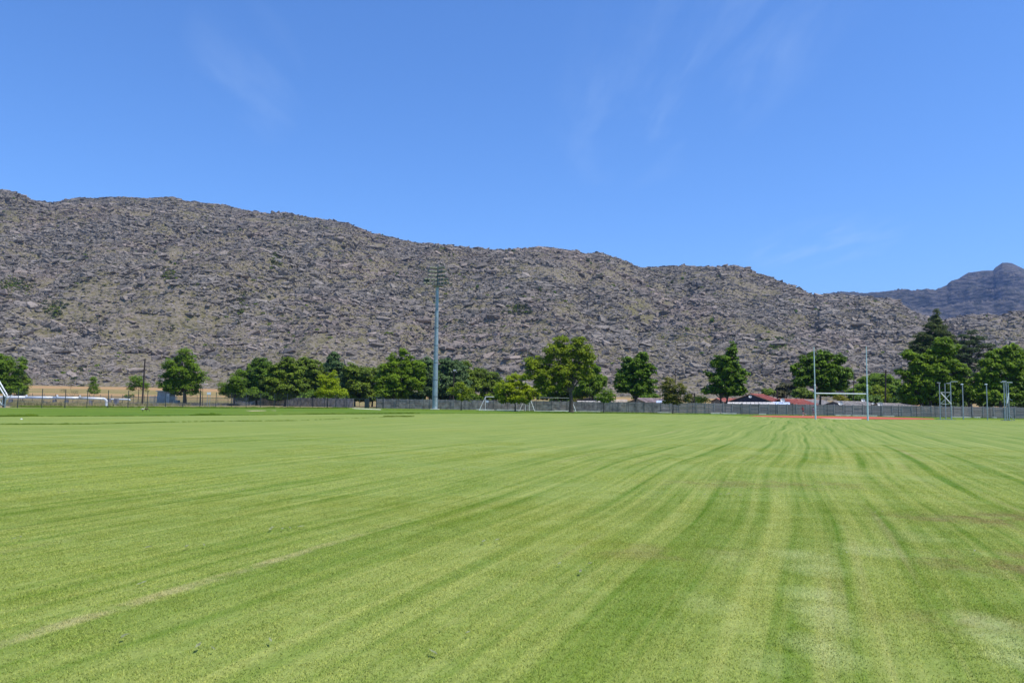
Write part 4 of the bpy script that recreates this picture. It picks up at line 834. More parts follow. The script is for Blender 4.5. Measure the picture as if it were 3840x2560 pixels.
# scraps of clippings on the field
mb = MB(); rr = random.Random(5)
spots = [G(645, 1690), G(890, 1842), G(1420, 1665), G(560, 1720), G(300, 1722), G(165, 1680), G(1040, 1990), G(1872, 2035), G(1530, 1632), G(3290, 1928), G(3115, 2082), G(3400, 2080), G(2790, 1858), G(3580, 1872), G(3770, 2080), G(1690, 1765), G(870, 2420), G(380, 2420), G(1600, 2440), G(2705, 1860), G(3600, 1710), G(3370, 1850), G(270, 1850), G(30, 2033), G(500, 2200), G(1200, 1720), G(2240, 2140), G(1838, 2398), G(700, 2060)]
for q in spots:
    for _ in range((rr.randint(1, 3) if q.y < 9 else rr.randint(2, 6))):
        sx_ = 0.10+q.y*0.008; c = Vector((q.x+rr.gauss(0, sx_), q.y+rr.gauss(0, sx_*0.6), 0.03+rr.random()*0.012)); a = rr.uniform(0, 3.14); l = rr.uniform(.02, .05)+q.y*.0006
        dx, dy = math.cos(a)*l, math.sin(a)*l
        mb.add([c+Vector((-dx, -dy, 0)), c+Vector((dy*.3, -dx*.3, .004)), c+Vector((dx, dy, .012)), c+Vector((-dy*.3, dx*.3, .01))], [(0, 1, 2, 3)])
M['clip'] = mat('dried_clippings', (0.20, 0.22, 0.10), 0.9, 0, 0.2, 30)
o = mb.build('grass_clippings', M['clip'], kind='stuff'); o['label'] = 'small dark clumps of dried grass clippings on the field'

# ================================================================== WALL
SLAB = MB().box((0, 0, 0), (1.40, 0.05, 0.275)).mesh('slab', M['slab'])
# a slightly hollow-edged slab: bevel
bm = bmesh.new(); bm.from_mesh(SLAB); bmesh.ops.bevel(bm, geom=[e for e in bm.edges], offset=0.012, segments=1, affect='EDGES'); bm.to_mesh(SLAB); bm.free()
CP = MB().box((0, 0, 0.92), (0.13, 0.13, 1.84)).add([(-.065, -.065, 1.842), (.065, -.065, 1.842), (.065, .065, 1.842), (-.065, .065, 1.842), (0, 0, 1.90)], [(0, 1, 4), (1, 2, 4), (2, 3, 4), (3, 0, 4)]).mesh('wall_post', M['cpost'])
def build_wall(pts, label, n_parts, from_end=True):
    a0 = Vector((pts[0][0], pts[0][1], 0)); th = thing('concrete_wall', a0, label, 'wall', None)
    bays = []
    for i in range(len(pts)-1):
        a = Vector((pts[i][0], pts[i][1], 0)); b = Vector((pts[i+1][0], pts[i+1][1], 0)); L = (b-a).length; nb = max(1, round(L/1.5)); d = (b-a)/nb
        for k in range(nb): bays.append((a+d*k, d))
    order = bays[::-1] if from_end else bays; cnt = 0; rest = MB(); restp = MB()
    for (a, d) in order:
        ang = math.atan2(d.y, d.x); c = a+d/2; L = d.length
        if (cnt+1)*6 <= n_parts:
            link('wall_post', CP, th, a-a0, (0, 0, ang))
            for j in range(6):
                link('slab', SLAB, th, c-a0+Vector((RNG.normal()*.003, RNG.normal()*.006, 0.15+j*0.293)), (RNG.normal()*.01, 0, ang), scale=((L-0.09)/1.40, 1, 1))
        else:
            restp.box(a+Vector((0, 0, .92)), (.13, .13, 1.84), ang)
            for j in range(6): rest.box(c+Vector((RNG.normal()*.003, RNG.normal()*.008, 0.15+j*0.293)), (L-.09, .05, .275), ang)
        cnt += 1
    if rest.v:
        rest.build('slab_courses', M['slab2'], th, kind='stuff'); restp.build('wall_posts', M['slab2'], th, kind='stuff')
    return th
build_wall(WALL[2:], 'long grey concrete slab wall running right from the gates to the picture edge', 300)
build_wall(WALL[:2], 'shorter grey slab wall left of the gates behind the mesh fence', 0)

# ================================================================== FENCES
def fence_panel(L, H, vs, hs, name):
    mb = MB(); r = 0.0032
    nv = int(L/vs)
    for i in range(1, nv): mb.tube((i*L/nv, 0, 0.05), (i*L/nv, 0, H), r, r, 4, False)
    nh = int(H/hs)
    for j in range(nh+1): mb.tube((0.03, 0.004, 0.05+j*(H-.06)/nh), (L-.03, 0.004, 0.05+j*(H-.06)/nh), r*1.1, r*1.1, 4, False)
    for i in range(1, nv): mb.v = mb.v
    return mb.mesh(name, M['wire'])
def build_fence(a, b, n, H, label, name='mesh_fence'):
    a = Vector((a[0], a[1], 0)); b = Vector((b[0], b[1], 0)); d = (b-a)/n; L = d.length; ang = math.atan2(d.y, d.x)
    th = thing(name, a, label, 'fence'); pm = MB().box((0, 0, H/2+.03), (.07, .07, H+.06)).mesh('fence_post', M['fence'])
    pn = fence_panel(L, H, 0.20, 0.20, 'mesh_panel')
    for k in range(n+1):
        link('fence_post', pm, th, d*k, (RNG.normal()*.008, RNG.normal()*.008, ang))
        if k < n: link('mesh_panel', pn, th, d*k, (0, 0, ang))
    return th
e0 = Vector((fA[0], fA[1], 0))-Vector((fdir.x, fdir.y, 0))*2.89*6
build_fence((e0.x, e0.y), fB, 26, 2.35, 'tall dark mesh fence between the green verge and the dry weeds, left half')
# right fence, one step in front of the wall
def off(p, k=0.75): return (p[0]-0.2*k, p[1]-k)
q0 = off((XA(1440, WA(1440)), WA(1440))); q1 = off(WALL[3]); q2 = off(WALL[4]); q3 = off(WALL[5])
th = thing('mesh_fence', (q0[0], q0[1], 0), 'dark posts and thin mesh standing close in front of the long slab wall', 'fence')
for (a, b) in ((q0, q1), (q1, q2), (q2, q3)):
    a = Vector((*a, 0)); b = Vector((*b, 0)); n = round((b-a).length/2.75); d = (b-a)/n; ang = math.atan2(d.y, d.x)
    pm = MB().box((0, 0, .99), (.06, .06, 1.98)).mesh('fence_post', M['fence']); pn = fence_panel(d.length, 1.93, .22, .30, 'mesh_panel')
    for k in range(n): link('fence_post', pm, th, a+d*k-Vector((*q0, 0)), (RNG.normal()*.01, RNG.normal()*.01, ang)); link('mesh_panel', pn, th, a+d*k-Vector((*q0, 0)), (0, 0, ang))
# gates
def gate(pxa, pxb, d, H, label, mid=True):
    a = Vector((XA(pxa, d), d, 0)); b = Vector((XA(pxb, d-0.6), d-0.6, 0)); th = thing('metal_gate', a, label, 'gate'); v = (b-a)
    for p in (a, b): MB().box(p+Vector((0, 0, H/2+.05)), (.12, .12, H+.1)).build('gate_post', M['fence'], th)
    mb = MB()
    for z in (0.28, H-.04): mb.tube(a+Vector((0, 0, z)), b+Vector((0, 0, z)), .05, .05, 6)
    if mid: mb.tube(a.lerp(b, .5)+Vector((0, 0, .28)), a.lerp(b, .5)+Vector((0, 0, H)), .045, .045, 6)
    mb.build('gate_frame', M['fence'], th)
    pn = fence_panel(v.length, H-.35, .2, .3, 'mesh_panel'); link('mesh_panel', pn, th, (0, 0, .3), (0, 0, math.atan2(v.y, v.x)))
    return th
gate(1327, 1368, 152.0, 1.75, 'wide dark gate with a middle bar at the gap in the wall')
gate(1383, 1411, 147.6, 2.05, 'narrow dark gate open onto sunlit dry ground, right of the wide gate', False)
o = MB().box(Vector((XA(1375.5, 149.5), 149.5, .9)), (.62, .3, 1.8), -.1).build('gate_pier', M['fence']); tag(o, 'broad dark pier between the two gates', 'pier')
th = thing('metal_gate', (XA(1412, 147.2), 147.2, 0), 'closed gate leaf with a cross rail against the wall, right of the narrow gate', 'gate')
a = Vector((XA(1412, 147.2), 147.2, 0)); b = Vector((XA(1437, 146.9), 146.9, 0))
mb = MB(); [mb.tube(a+Vector((0, 0, z)), b+Vector((0, 0, z)), .045, .045, 6) for z in (.2, 1.05, 2.05)]; [mb.tube(p+Vector((0, 0, 0)), p+Vector((0, 0, 2.1)), .05, .05, 6) for p in (a, b)]; mb.build('gate_frame', M['fence'], th)
link('mesh_panel', fence_panel((b-a).length, 1.95, .14, .25, 'mesh_panel'), th, (0, 0, .1), (0, 0, math.atan2(b.y-a.y, b.x-a.x)))
# low picket fence beyond the pipe
pts_ = [P(60, 1478, 148), P(760, 1486, 150)]
a = Vector((pts_[0].x, 146, 0)); b = Vector((XA(930, 158), 158, 0)); th = thing('picket_fence', a, 'low thin picket fence beyond the white pipeline', 'fence')
d = (b-a)/22; pm = MB().box((0, 0, .95), (.06, .06, 1.9)).mesh('fence_post', M['fence']); ang = math.atan2(d.y, d.x); mb = MB()
for j in range(22): mb.box((0.06+d.length*j/22, 0, .85), (.022, .022, 1.6))
mb.box((d.length/2, .014, .3), (d.length, .01, .04)); mb.box((d.length/2, .014, 1.5), (d.length, .01, .04)); pn = mb.mesh('picket_panel', M['wire'])
for k in range(23):
    link('fence_post', pm, th, d*k, (0, 0, ang))
    if k < 22: link('picket_panel', pn, th, d*k, (0, 0, ang))

# pale concrete kerb runs at the wall foot
for (x0, x1) in [(1788, 1850), (1865, 1962), (2080, 2150), (2166, 2250), (2465, 2515), (2665, 2700), (2703, 2762), (2846, 2872), (3132, 3190), (3196, 3250), (3258, 3288), (3312, 3352), (3566, 3640), (3650, 3675), (3720, 3735)]:
    a = Vector((XA(x0, WA(x0)-1.1), WA(x0)-1.1, .06)); b = Vector((XA(x1, WA(x1)-1.1), WA(x1)-1.1, .06)); c = (a+b)/2
    mb = MB().box(c, ((b-a).length, .7, .22), math.atan2(b.y-a.y, b.x-a.x)); mb.build('kerb', M['concrete'], kind='structure')

# ================================================================== FLOODLIGHT MAST
md = 141.0; mx = XA(1631, md); th = thing('floodlight_mast', (mx, md, 0), 'tall pale blue grey tapered floodlight mast with a crown of lamps', 'mast')
Ht = 22.3; secs = [0, 2.3, 5.3, 8.4, 11.5, 14.7, 18.0, Ht]; rad = lambda z: 0.47-0.23*z/Ht
for i in range(7):
    mb = MB().tube((mx, md, secs[i]), (mx, md, secs[i+1]+(.25 if i < 6 else 0)), rad(secs[i])*(1.0 if i else 1.05), rad(secs[i+1])*1.0+.004, 14); mb.build('pole_section', M['mast'], th)
    if 0 < i: MB().tube((mx, md, secs[i]-.10), (mx, md, secs[i]+.10), rad(secs[i])+.025, rad(secs[i])+.025, 14).build('joint_band', M['mast_d'], th)
mb = MB().box((mx, md, .06), (1.5, 1.5, .12));
mb.build('base_plate', M['concrete'], th)
mb = MB()   # cable ladder up the left side
for s_ in (-.14, .14): mb.tube((mx-.47, md+s_-.3, 1.5), (mx-.30, md+s_-.3, Ht-.3), .018, .018, 4)
for k in range(70): z = 1.6+k*.295; u = (z-1.5)/(Ht-1.8); xx = mx-.47+.17*u; mb.tube((xx, md-.44, z), (xx, md-.16, z), .012, .012, 4)
mb.build('ladder', M['steel'], th)
mb = MB()   # white stencilled marks near the foot, facing the field
for (z, w_, h_) in [(.35, .20, .05), (.55, .05, .30), (.9, .20, .05), (1.15, .05, .36), (1.4, .2, .05), (1.75, .05, .3), (2.0, .2, .05)]:
    a_ = -1.05; r_ = rad(z)+.012; mb.box((mx+math.cos(a_)*r_, md+math.sin(a_)*r_, z), (w_, .012, h_), a_+math.pi/2)
mb.build('painted_mark', M['white'], th)
# head: two frames of lamps meeting at the pole
top = Ht; mb = MB()
mb.tube((mx, md, top-.1), (mx, md, top+4.1), .14, .08, 8)
fr = [((-.94, -.33), 3), ((.86, -.50), 3)]
for (dx, dy), nl in fr:
    D = Vector((dx, dy, 0)).normalized(); Lr = 2.7
    for j in range(6):
        z = top+.25+j*.72; L = Lr*(1-.11*j); mb.tube((mx, md, z), Vector((mx, md, z))+D*L, .035, .035, 4); mb.tube((mx, md, z+.3), Vector((mx, md, z+.3))+D*L, .025, .025, 4)
        mb.tube(Vector((mx, md, z)), Vector((mx, md, z))-D*.8, .03, .03, 4)
    mb.tube(Vector((mx, md, top))+D*Lr, Vector((mx, md, top+4.1))+D*Lr*.45, .04, .03, 4); mb.tube(Vector((mx, md, top))+D*Lr*.5, Vector((mx, md, top+4.1))+D*Lr*.25, .03, .03, 4)
mb.build('head_frame', M['lampb'], th)
LH = MB().box((0, .12, 0), (.58, .30, .36)).add([(-.32, -.04, -.2), (.32, -.04, -.2), (.32, -.04, .2), (-.32, -.04, .2), (-.2, .3, -.12), (.2, .3, -.12), (.2, .3, .12), (-.2, .3, .12)], [(0, 1, 5, 4), (1, 2, 6, 5), (2, 3, 7, 6), (3, 0, 4, 7)]).mesh('floodlight', M['lampb'])
LG = MB().box((0, -.055, 0), (.60, .02, .36)).mesh('lens', M['glass'])
for fi, ((dx, dy), nl) in enumerate(fr):
    D = Vector((dx, dy, 0)).normalized(); yawl = math.atan2(D.y, D.x)+(math.pi if fi == 0 else 0)
    for j in range(5):
        for k in range(4 if j < 2 else 3):
            z = top+.5+j*.72; p = D*(0.35+k*.66*(1-.08*j))+Vector((-D.y, D.x, 0))*(.2 if fi == 0 else -.2)*0-Vector((0, .15, 0))
            o = link('floodlight', LH, th, Vector((p.x, p.y, z)), (R(-24), 0, yawl*0.6), scale=(.74, .8, .72)); link('lens', LG, o)
mb = MB(); n_ = 10
for k in range(n_):
    a0 = 2*math.pi*k/n_; a1 = 2*math.pi*(k+1)/n_; q = lambda a, z, r=1.0: (mx+math.cos(a)*r, md+math.sin(a)*r*.9, z)
    mb.tube(q(a0, top+1.0), q(a1, top+1.0), .02, .02, 4); mb.tube(q(a0, top+.5), q(a1, top+.5), .02, .02, 4); mb.tube(q(a0, top), q(a0, top+1.0), .02, .02, 4)
mb.tube((mx, md, top-.05), (mx, md, top), 1.0, 1.05, 14); mb.build('platform', M['mast_d'], th)
mb = MB().box((mx-2.0, md-.2, top+.9), (1.0, .5, .75)); mb.build('control_box', M['fence'], th)

# ================================================================== RUGBY POSTS
LP = Vector((XA(3058.5, 91.2), 91.2, 0)); RP = Vector((XA(3254.5, 89.3), 89.3, 0)); th = thing('rugby_posts', (LP+RP)/2, 'pale blue white rugby posts with a crossbar on the field', 'goal')
for p, lean in ((LP, -.10), (RP, -.02)):
    up = Vector((lean*.25, 0, 3.95)); t2 = p+up+Vector((lean*.4, 0, 4.5))
    MB().tube(p, p+up, .095, .085, 10).build('lower_post', M['post_blue'], th); MB().tube(p+up-Vector((0, 0, .06)), p+up+Vector((0, 0, .12)), .10, .10, 10).build('sleeve', M['white'], th)
    MB().tube(p+up, t2, .062, .052, 10).build('upper_post', M['post_blue'], th)
MB().tube(LP+Vector((.1, 0, 3.03)), RP+Vector((-.1, 0, 3.0)), .07, .07, 10).build('crossbar', M['white'], th)

# ================================================================== FOOTBALL GOALS
def goal(pa, pb, d, H, stay, label, db=None):
    A = Vector((XA(pa, d), d, 0)); db = db or d; B = Vector((XA(pb, db), db, 0)); th = thing('football_goal', (A+B)/2, label, 'goal', 'white football goals')
    r = .052
    for p in (A, B):
        MB().tube(p, p+Vector((0, 0, H)), r*.8, r*.8, 8).build('goal_post', M['white'], th)
        MB().tube(p+Vector((0, 0, H)), p+Vector((stay, -.25, 0)), r, r, 8).build('stay', M['white'], th)
    MB().tube(A+Vector((-.05, 0, H)), B+Vector((.05, 0, H)), r*(1 if stay < 0 else .5), r*(1 if stay < 0 else .5), 8).build('crossbar', M['white' if stay < 0 else 'steel'], th)
    MB().tube(A+Vector((stay, -.25, .05)), B+Vector((stay, -.25, .05)), .03, .03, 6).build('ground_bar', M['white'], th)
goal(1820, 1970, 133.5, 2.35, -1.05, 'left white football goal with stays slanting to the left')
goal(1985, 2140, 136.0, 2.35, 0.92, 'right white football goal half hidden behind the trees', 137.0)
# tubular frame at the left edge
fd = 97.0; th = thing('goal_frame_stand', (XA(0, fd), fd, 0), 'white and silver tubular steel frame cut off by the left picture edge', 'frame')
Q = lambda a, b, dd=fd: P(a, b, dd)
MB().tube(Q(-60, 1330), Q(28, 1483), .085, .085, 8).build('long_bar', M['white'], th); MB().tube(Q(-62, 1354, fd-.8), Q(20, 1487, fd-.8), .075, .075, 8).build('long_bar', M['white'], th)
mb = MB(); p = Q(22, 1485, fd-.8); mb.tube(p, (p.x-.05, p.y, 0), .07, .07, 8); mb.tube(Q(22, 1499, fd-.8), Q(46, 1481), .055, .055, 6); p = Q(-70, 1484, fd-.8); mb.tube(p, (p.x, p.y, 0), .07, .07, 8)
mb.tube(Q(-70, 1518, fd-.8), Q(22, 1518, fd-.8), .055, .055, 6); mb.tube(Q(9, 1498, fd-.8), Q(9, 1518, fd-.8), .05, .05, 6); mb.tube(Q(-70, 1498, fd-.8), Q(9, 1498, fd-.8), .05, .05, 6); mb.tube(Q(-30, 1460, fd-.8), Q(7, 1517, fd-.8), .07, .07, 8)
mb.build('support_frame', M['steel'], th)
p = Q(17, 1480, fd); MB().box((p.x, p.y, 1.0), (.28, .2, 1.9)).build('column', M['fence'], th)

# ================================================================== THROWING CAGE
def tower(label, poles, d, rails, braces, arms, foot=None):
    th = thing('cage_tower', (XA(poles[0][0], d), d, 0), label, 'frame', 'steel towers of the throwing cage')
    for (px, py, dd) in poles:
        b = Vector((XA(px, d+dd), d+dd, 0)); t_ = P(px+1.5, py, d+dd); MB().tube(b, (b.x, b.y, t_.z), .065, .06, 8).build('tower_pole', M['steel'], th)
    for (xa, ya, xb, yb, w_) in rails: MB().tube(P(xa, ya, d), P(xb, yb, d), w_, w_, 6).build('rail', M['steel'], th)
    for (xa, ya, xb, yb, w_, mt) in braces: MB().tube(P(xa, ya, d-.05), P(xb, yb, d-.05), w_, w_, 6).build('brace', M[mt], th)
    for (xa, ya, xb, yb) in arms: MB().tube(P(xa, ya, d), P(xb, yb, d-.3), .065, .065, 6).build('top_arm', M['steel'], th)
    mb = MB()
    for (px, py, dd) in poles: mb.box((XA(px, d+dd), d+dd, .03), (.9, .5, .06))
    mb.build('foot_plate', M['mast_d'], th)
    if foot:
        a = P(*foot[0], d); b = P(*foot[1], d); MB().tube(a, (b.x, b.y, .05), .05, .05, 6).build('foot_brace', M['steel'], th)
cd_ = 103.0
tower('left throwing cage tower of three poles with a white diagonal brace', [(3526, 1434, 0), (3547, 1437, 2.2), (3568, 1431, 0)], cd_, [(3527, 1470.5, 3568, 1471.5, .035), (3527, 1514, 3568, 1515.5, .035), (3566, 1432, 3592, 1431, .03)], [(3529, 1473, 3567, 1514, .065, 'white'), (3528, 1513, 3566, 1474, .035, 'steel')], [(3514, 1435, 3527, 1435.5), (3549, 1437, 3565, 1437.5), (3567, 1431.5, 3588, 1430.5)])
tower('right throwing cage tower of close set poles with a ground brace', [(3769, 1434, 0), (3777, 1434, 1.5), (3785, 1436, 0)], cd_-1, [(3776, 1447, 3783, 1447, .03), (3777, 1490, 3785, 1490, .03), (3778, 1517, 3786, 1517, .03)], [(3782, 1473, 3777, 1512, .07, 'white'), (3783, 1493, 3796, 1502, .03, 'steel')], [(3752, 1433, 3772, 1431.5), (3758, 1429.5, 3774, 1429.5), (3775, 1433.5, 3797, 1434.5)], ((3787, 1557), (3805, 1572)))
for (px, lb) in ((3613, 'single silver post with a small cap, nearer the left cage tower'), (3703.5, 'single silver post with a small cap, nearer the right cage tower')):
    d = 105.0; b = Vector((XA(px, d), d, 0)); th = thing('steel_post', b, lb, 'post', 'single posts of the throwing cage'); zt = P(px, 1441, d).z
    MB().tube(b, b+Vector((0, 0, zt)), .07, .06, 8).build('pole', M['steel'], th); MB().tube(b+Vector((-.28, -.1, zt)), b+Vector((.14, .1, zt+.02)), .07, .07, 8).build('cap', M['post_blue'], th)

# ================================================================== SIGNS, POLES, PIPES
def sign(px, py, d, w_, h_, label, m, post=True, two=False):
    c = P(px, py, d); th = thing('sign', (c.x, d, 0), label, 'sign'); MB().box((c.x, c.y-.04, c.z), (w_, .03, h_)).build('board', M[m], th)
    mb = MB(); xs_ = (c.x-.2, c.x+.2) if two else (c.x,)
    for x_ in xs_: mb.tube((x_, c.y, 0), (x_, c.y, c.z), .03, .03, 6)
    mb.build('sign_post', M['steel'], th)
s_d = 123.0
sign(783.5, 1474.5, s_d-.6, .62, .36, 'small blank white sign on the mesh fence', 'white', two=True)
sign(1827.5, 1505, 134, .42, .38, 'pale blue sign board on a post inside the left goal', 'blueroof')
def pole(px0, py0, px1, d, r, label, arm=None, lamp=None, name='utility_pole'):
    z0 = float(ground_z(XA(px1, d), d)); b = Vector((XA(px1, d, z0), d, z0)); t_ = P(px0, py0, d); th = thing(name, b, label, 'pole')
    MB().tube(b, t_, r*1.2, r*.85, 8).build('pole', M['wood'], th)
    for (k, w_) in (arm or []):
        c = b.lerp(t_, k); MB().box(c, (w_, .1, .12)).build('cross_arm', M['wood'], th)
        for u in (-.42, 0, .42): MB().tube(c+Vector((u*w_, 0, .06)), c+Vector((u*w_, 0, .24)), .04, .03, 6).build('insulator', M['white'], th)
    if lamp: c = P(*lamp, d); MB().box(c, (.55, .35, .3)).build('lamp_head', M['dish'], th)
    return t_
pole(544, 1345, 533, 139, .14, 'leaning dark wooden pole in the dry weeds', name='wooden_pole')
tp = [pole(1703, 1386, 1698, 160, .11, 'wooden pole with a pale lamp box right of the floodlight mast', [(.93, 1.2)], (1705, 1388)),
      pole(2532, 1386, 2532, 172, .12, 'wooden utility pole behind the small rust tinged tree', [(.95, 1.5)]),
      pole(3202, 1426, 3200, 150, .09, 'thin wooden pole between the rugby posts', [(.96, .8)]),
      pole(3322, 1386, 3319, 148, .13, 'dark utility pole with a cross arm right of the rugby posts', [(.95, 1.7)])]
pole(2475, 1440, 2475, 150, .07, 'thin dark pole left of the small rust tinged tree', name='wooden_pole')
pole(2211, 1442, 2211, 150, .07, 'thin brown pole right of the biggest tree', name='wooden_pole')
pole(754, 1440, 752, 148, .06, 'thin dark pole right of the tall loose tree', name='wooden_pole')
pole(761, 1448, 759, 146, .05, 'thinner leaning dark pole beside the first, right of the tall loose tree', name='wooden_pole')
for i, (px, py, d, h_) in enumerate(((2604, 1478, 165, 1.6), (2914, 1466, 158, 1.9))):
    c = P(px, py, d); th = thing('chimney', (c.x, d, 0), ('dark metal flue with a cowl by the round bright bush', 'dark chimney flue between the two red roofs')[i], 'chimney')
    MB().tube((c.x, d, 0), (c.x, d, c.z), .16, .14, 8).build('flue', M['wood'], th); MB().tube((c.x, d, c.z-.05), (c.x, d, c.z+.3), .24, .1, 8).build('cowl', M['wood'], th)
mb = MB()
def wire(a, b, sag):
    pts = [a.lerp(b, k/10)-Vector((0, 0, sag*(1-(2*k/10-1)**2))) for k in range(11)]; mb.path(pts, [.018]*11, 4)
for o_ in (-.5, .5):
    v = Vector((o_, 0, 0)); wire(tp[0]+v, tp[1]+v, 1.8); wire(tp[1]+v, tp[3]+v, 2.2); wire(tp[3]+v, Vector((tp[3].x+60, 140, tp[3].z+v.z)), 1.5)
o = mb.build('power_line', M['wood']); tag(o, 'thin sagging overhead wires running between the wooden poles', 'wire')
# white pipeline on piers
pd = 127.0; th = thing('pipeline', (XA(200, pd), pd, 0), 'long white pipe on low piers behind the mesh fence', 'pipe')
pp_ = [P(-260, 1487.5, pd), P(-60, 1488.5, pd), P(100, 1489.5, pd), P(200, 1490.6, pd), P(300, 1492, pd), P(388, 1494.8, pd)]
for a, b in zip(pp_[:-1], pp_[1:]): MB().tube(a, b, .20, .20, 14).build('pipe_section', M['pipe'], th, smooth=True)
e = pp_[-1]; el = [e+Vector((.55*math.sin(k*.3), 0, -.55*(1-math.cos(k*.3)))) for k in range(6)]; MB().path(el, [.202]*6, 14).build('elbow', M['pipe'], th, smooth=True)
MB().tube(el[-1], Vector((el[-1].x, pd, 0)), .20, .20, 12).build('drop_pipe', M['pipe'], th)
for px in (-120, 40, 205, 250, 340): p = P(px, 1500, pd); MB().box((p.x, pd, .45), (.35, .6, .9)).build('pier', M['gravel'], th)
for px in (100, 215, 300): p = P(px, 1484.5+(px > 250)*1.5, pd-.1); MB().tube(p-Vector((.03, 0, 0)), p+Vector((.03, 0, 0)), .225, .225, 12).build('pipe_collar', M['pipe'], th)
for i, px in enumerate((407, 437)):
    d = 140.0; c = P(px, 1491, d); tag(MB().box((c.x, d, .55), (.68, .7, 1.1)).box((c.x, d, 1.12), (.6, .6, .1)).build('concrete_block', M['gravel']), ('left', 'right')[i]+' of two grey concrete blocks at the end of the pipeline', 'block', 'concrete blocks by the pipeline')
mb = MB().tube(P(414, 1496, 141.5), P(482, 1497, 141.5), .14, .14, 10).tube(P(482, 1497, 141.5), P(489, 1500, 141.5), .14, .11, 10); tag(mb.build('short_pipe', M['pipe']), 'short white pipe lying beyond the two concrete blocks', 'pipe')
# shed with palisade
d = 150.0; a = XA(578, d); b = XA(662, d); th = thing('shed', ((a+b)/2, d, 0), 'grey metal shed with a teal roof edge behind the loose tree', 'shed')
h_ = P(600, 1467, d).z; mb = MB().box((XA(612, d), d+1.2, h_/2), (XA(638, d)-XA(590, d), 2.4, h_)); mb.build('wall', M['shedgrey'], th)
MB().box((XA(604, d), d+1.1, h_+.06), (2.1, 2.8, .1)).build('roof', M['teal'], th); MB().box((XA(650, d), d+1.4, .5), (.9, 1.2, 1.0)).build('meter_box', M['shedgrey'], th)
for px in (625, 631): MB().box((XA(px, d-.6), d-.6, h_*.42), (.13, .13, h_*.84)).build('door_post', M['white'], th)
rib = MB().box((0, 0, .85), (.05, .02, 1.7)).mesh('pale', M['steel'])
for k in range(34): link('pale', rib, th, (a-.6+k*(b-a+1.0)/33-(a+b)/2, -.8, .05))
MB().box(((a+b)/2-.1, d-.78, 1.45), (b-a+1, .03, .05)).box(((a+b)/2-.1, d-.78, .4), (b-a+1, .03, .05)).build('rail', M['steel'], th)

# ================================================================== HOUSES
def dish(px, py, d, r, host, lab=None):
    c = P(px, py, d); th = thing('satellite_dish', (c.x, d, c.z-r), lab, 'satellite dish', 'satellite dishes on the low houses')
    bm = MB(); rings = 5; n = 18; vs = []; fs = []
    ax = Vector((-.25, -.8, .45)).normalized(); u = ax.cross(Vector((0, 0, 1))).normalized(); w_ = u.cross(ax)
    for side in (0, 1):
        for i in range(rings+1):
            q = i/rings
            for j in range(n): t_ = 2*math.pi*j/n; vs.append(c+(u*math.cos(t_)+w_*math.sin(t_))*r*q*(1 if not side else 1)+ax*(q*q*r*.28-.02*side-.15*r))
        o_ = side*(rings+1)*n
        for i in range(rings):
            for j in range(n): f = (o_+i*n+j, o_+i*n+(j+1) % n, o_+(i+1)*n+(j+1) % n, o_+(i+1)*n+j); fs.append(f if side == 0 else f[::-1])
    bm.add(vs, fs); bm.build('reflector', M['dish'], th, smooth=True)
    mb = MB().tube(c-ax*.1*r, c-Vector((0, -.2, r*1.25)), .03, .03, 6); mb.tube(c+w_*-r*.9, c+ax*r*.8, .015, .015, 4).box(c+ax*r*.85, (.08, .08, .08)); mb.build('bracket', M['steel'], th)
def roof_sheets(th, a, b, c, d, n, mats, rise=.03, mname='roof_sheet'):
    """sheets between edge a->b (ridge) and d->c (eave), each a ribbed strip"""
    nrm = (b-a).cross(d-a).normalized();  nrm = nrm if nrm.z > 0 else -nrm
    for k in range(n):
        u0 = k/n; u1 = (k+1)/n-.006; mb = MB(); ribs = 3
        for q in range(ribs):
            w0 = u0+(u1-u0)*q/ribs; w1 = u0+(u1-u0)*(q+.62)/ribs; w2 = u0+(u1-u0)*(q+1)/ribs
            for (x0, x1, h_) in ((w0, w1, 0), (w1, w2, .045)):
                p = [a.lerp(b, x0), a.lerp(b, x1), d.lerp(c, x1), d.lerp(c, x0)]; t_ = nrm*(h_+.02+.006*(k % 2)); bt = nrm*-.02
                mb.add([x+t_ for x in p]+[x+bt for x in p], [(0, 1, 2, 3), (7, 6, 5, 4), (0, 4, 5, 1), (1, 5, 6, 2), (2, 6, 7, 3), (3, 7, 4, 0)])
        mb.build(mname, mats[k] if isinstance(mats, list) else mats, th)
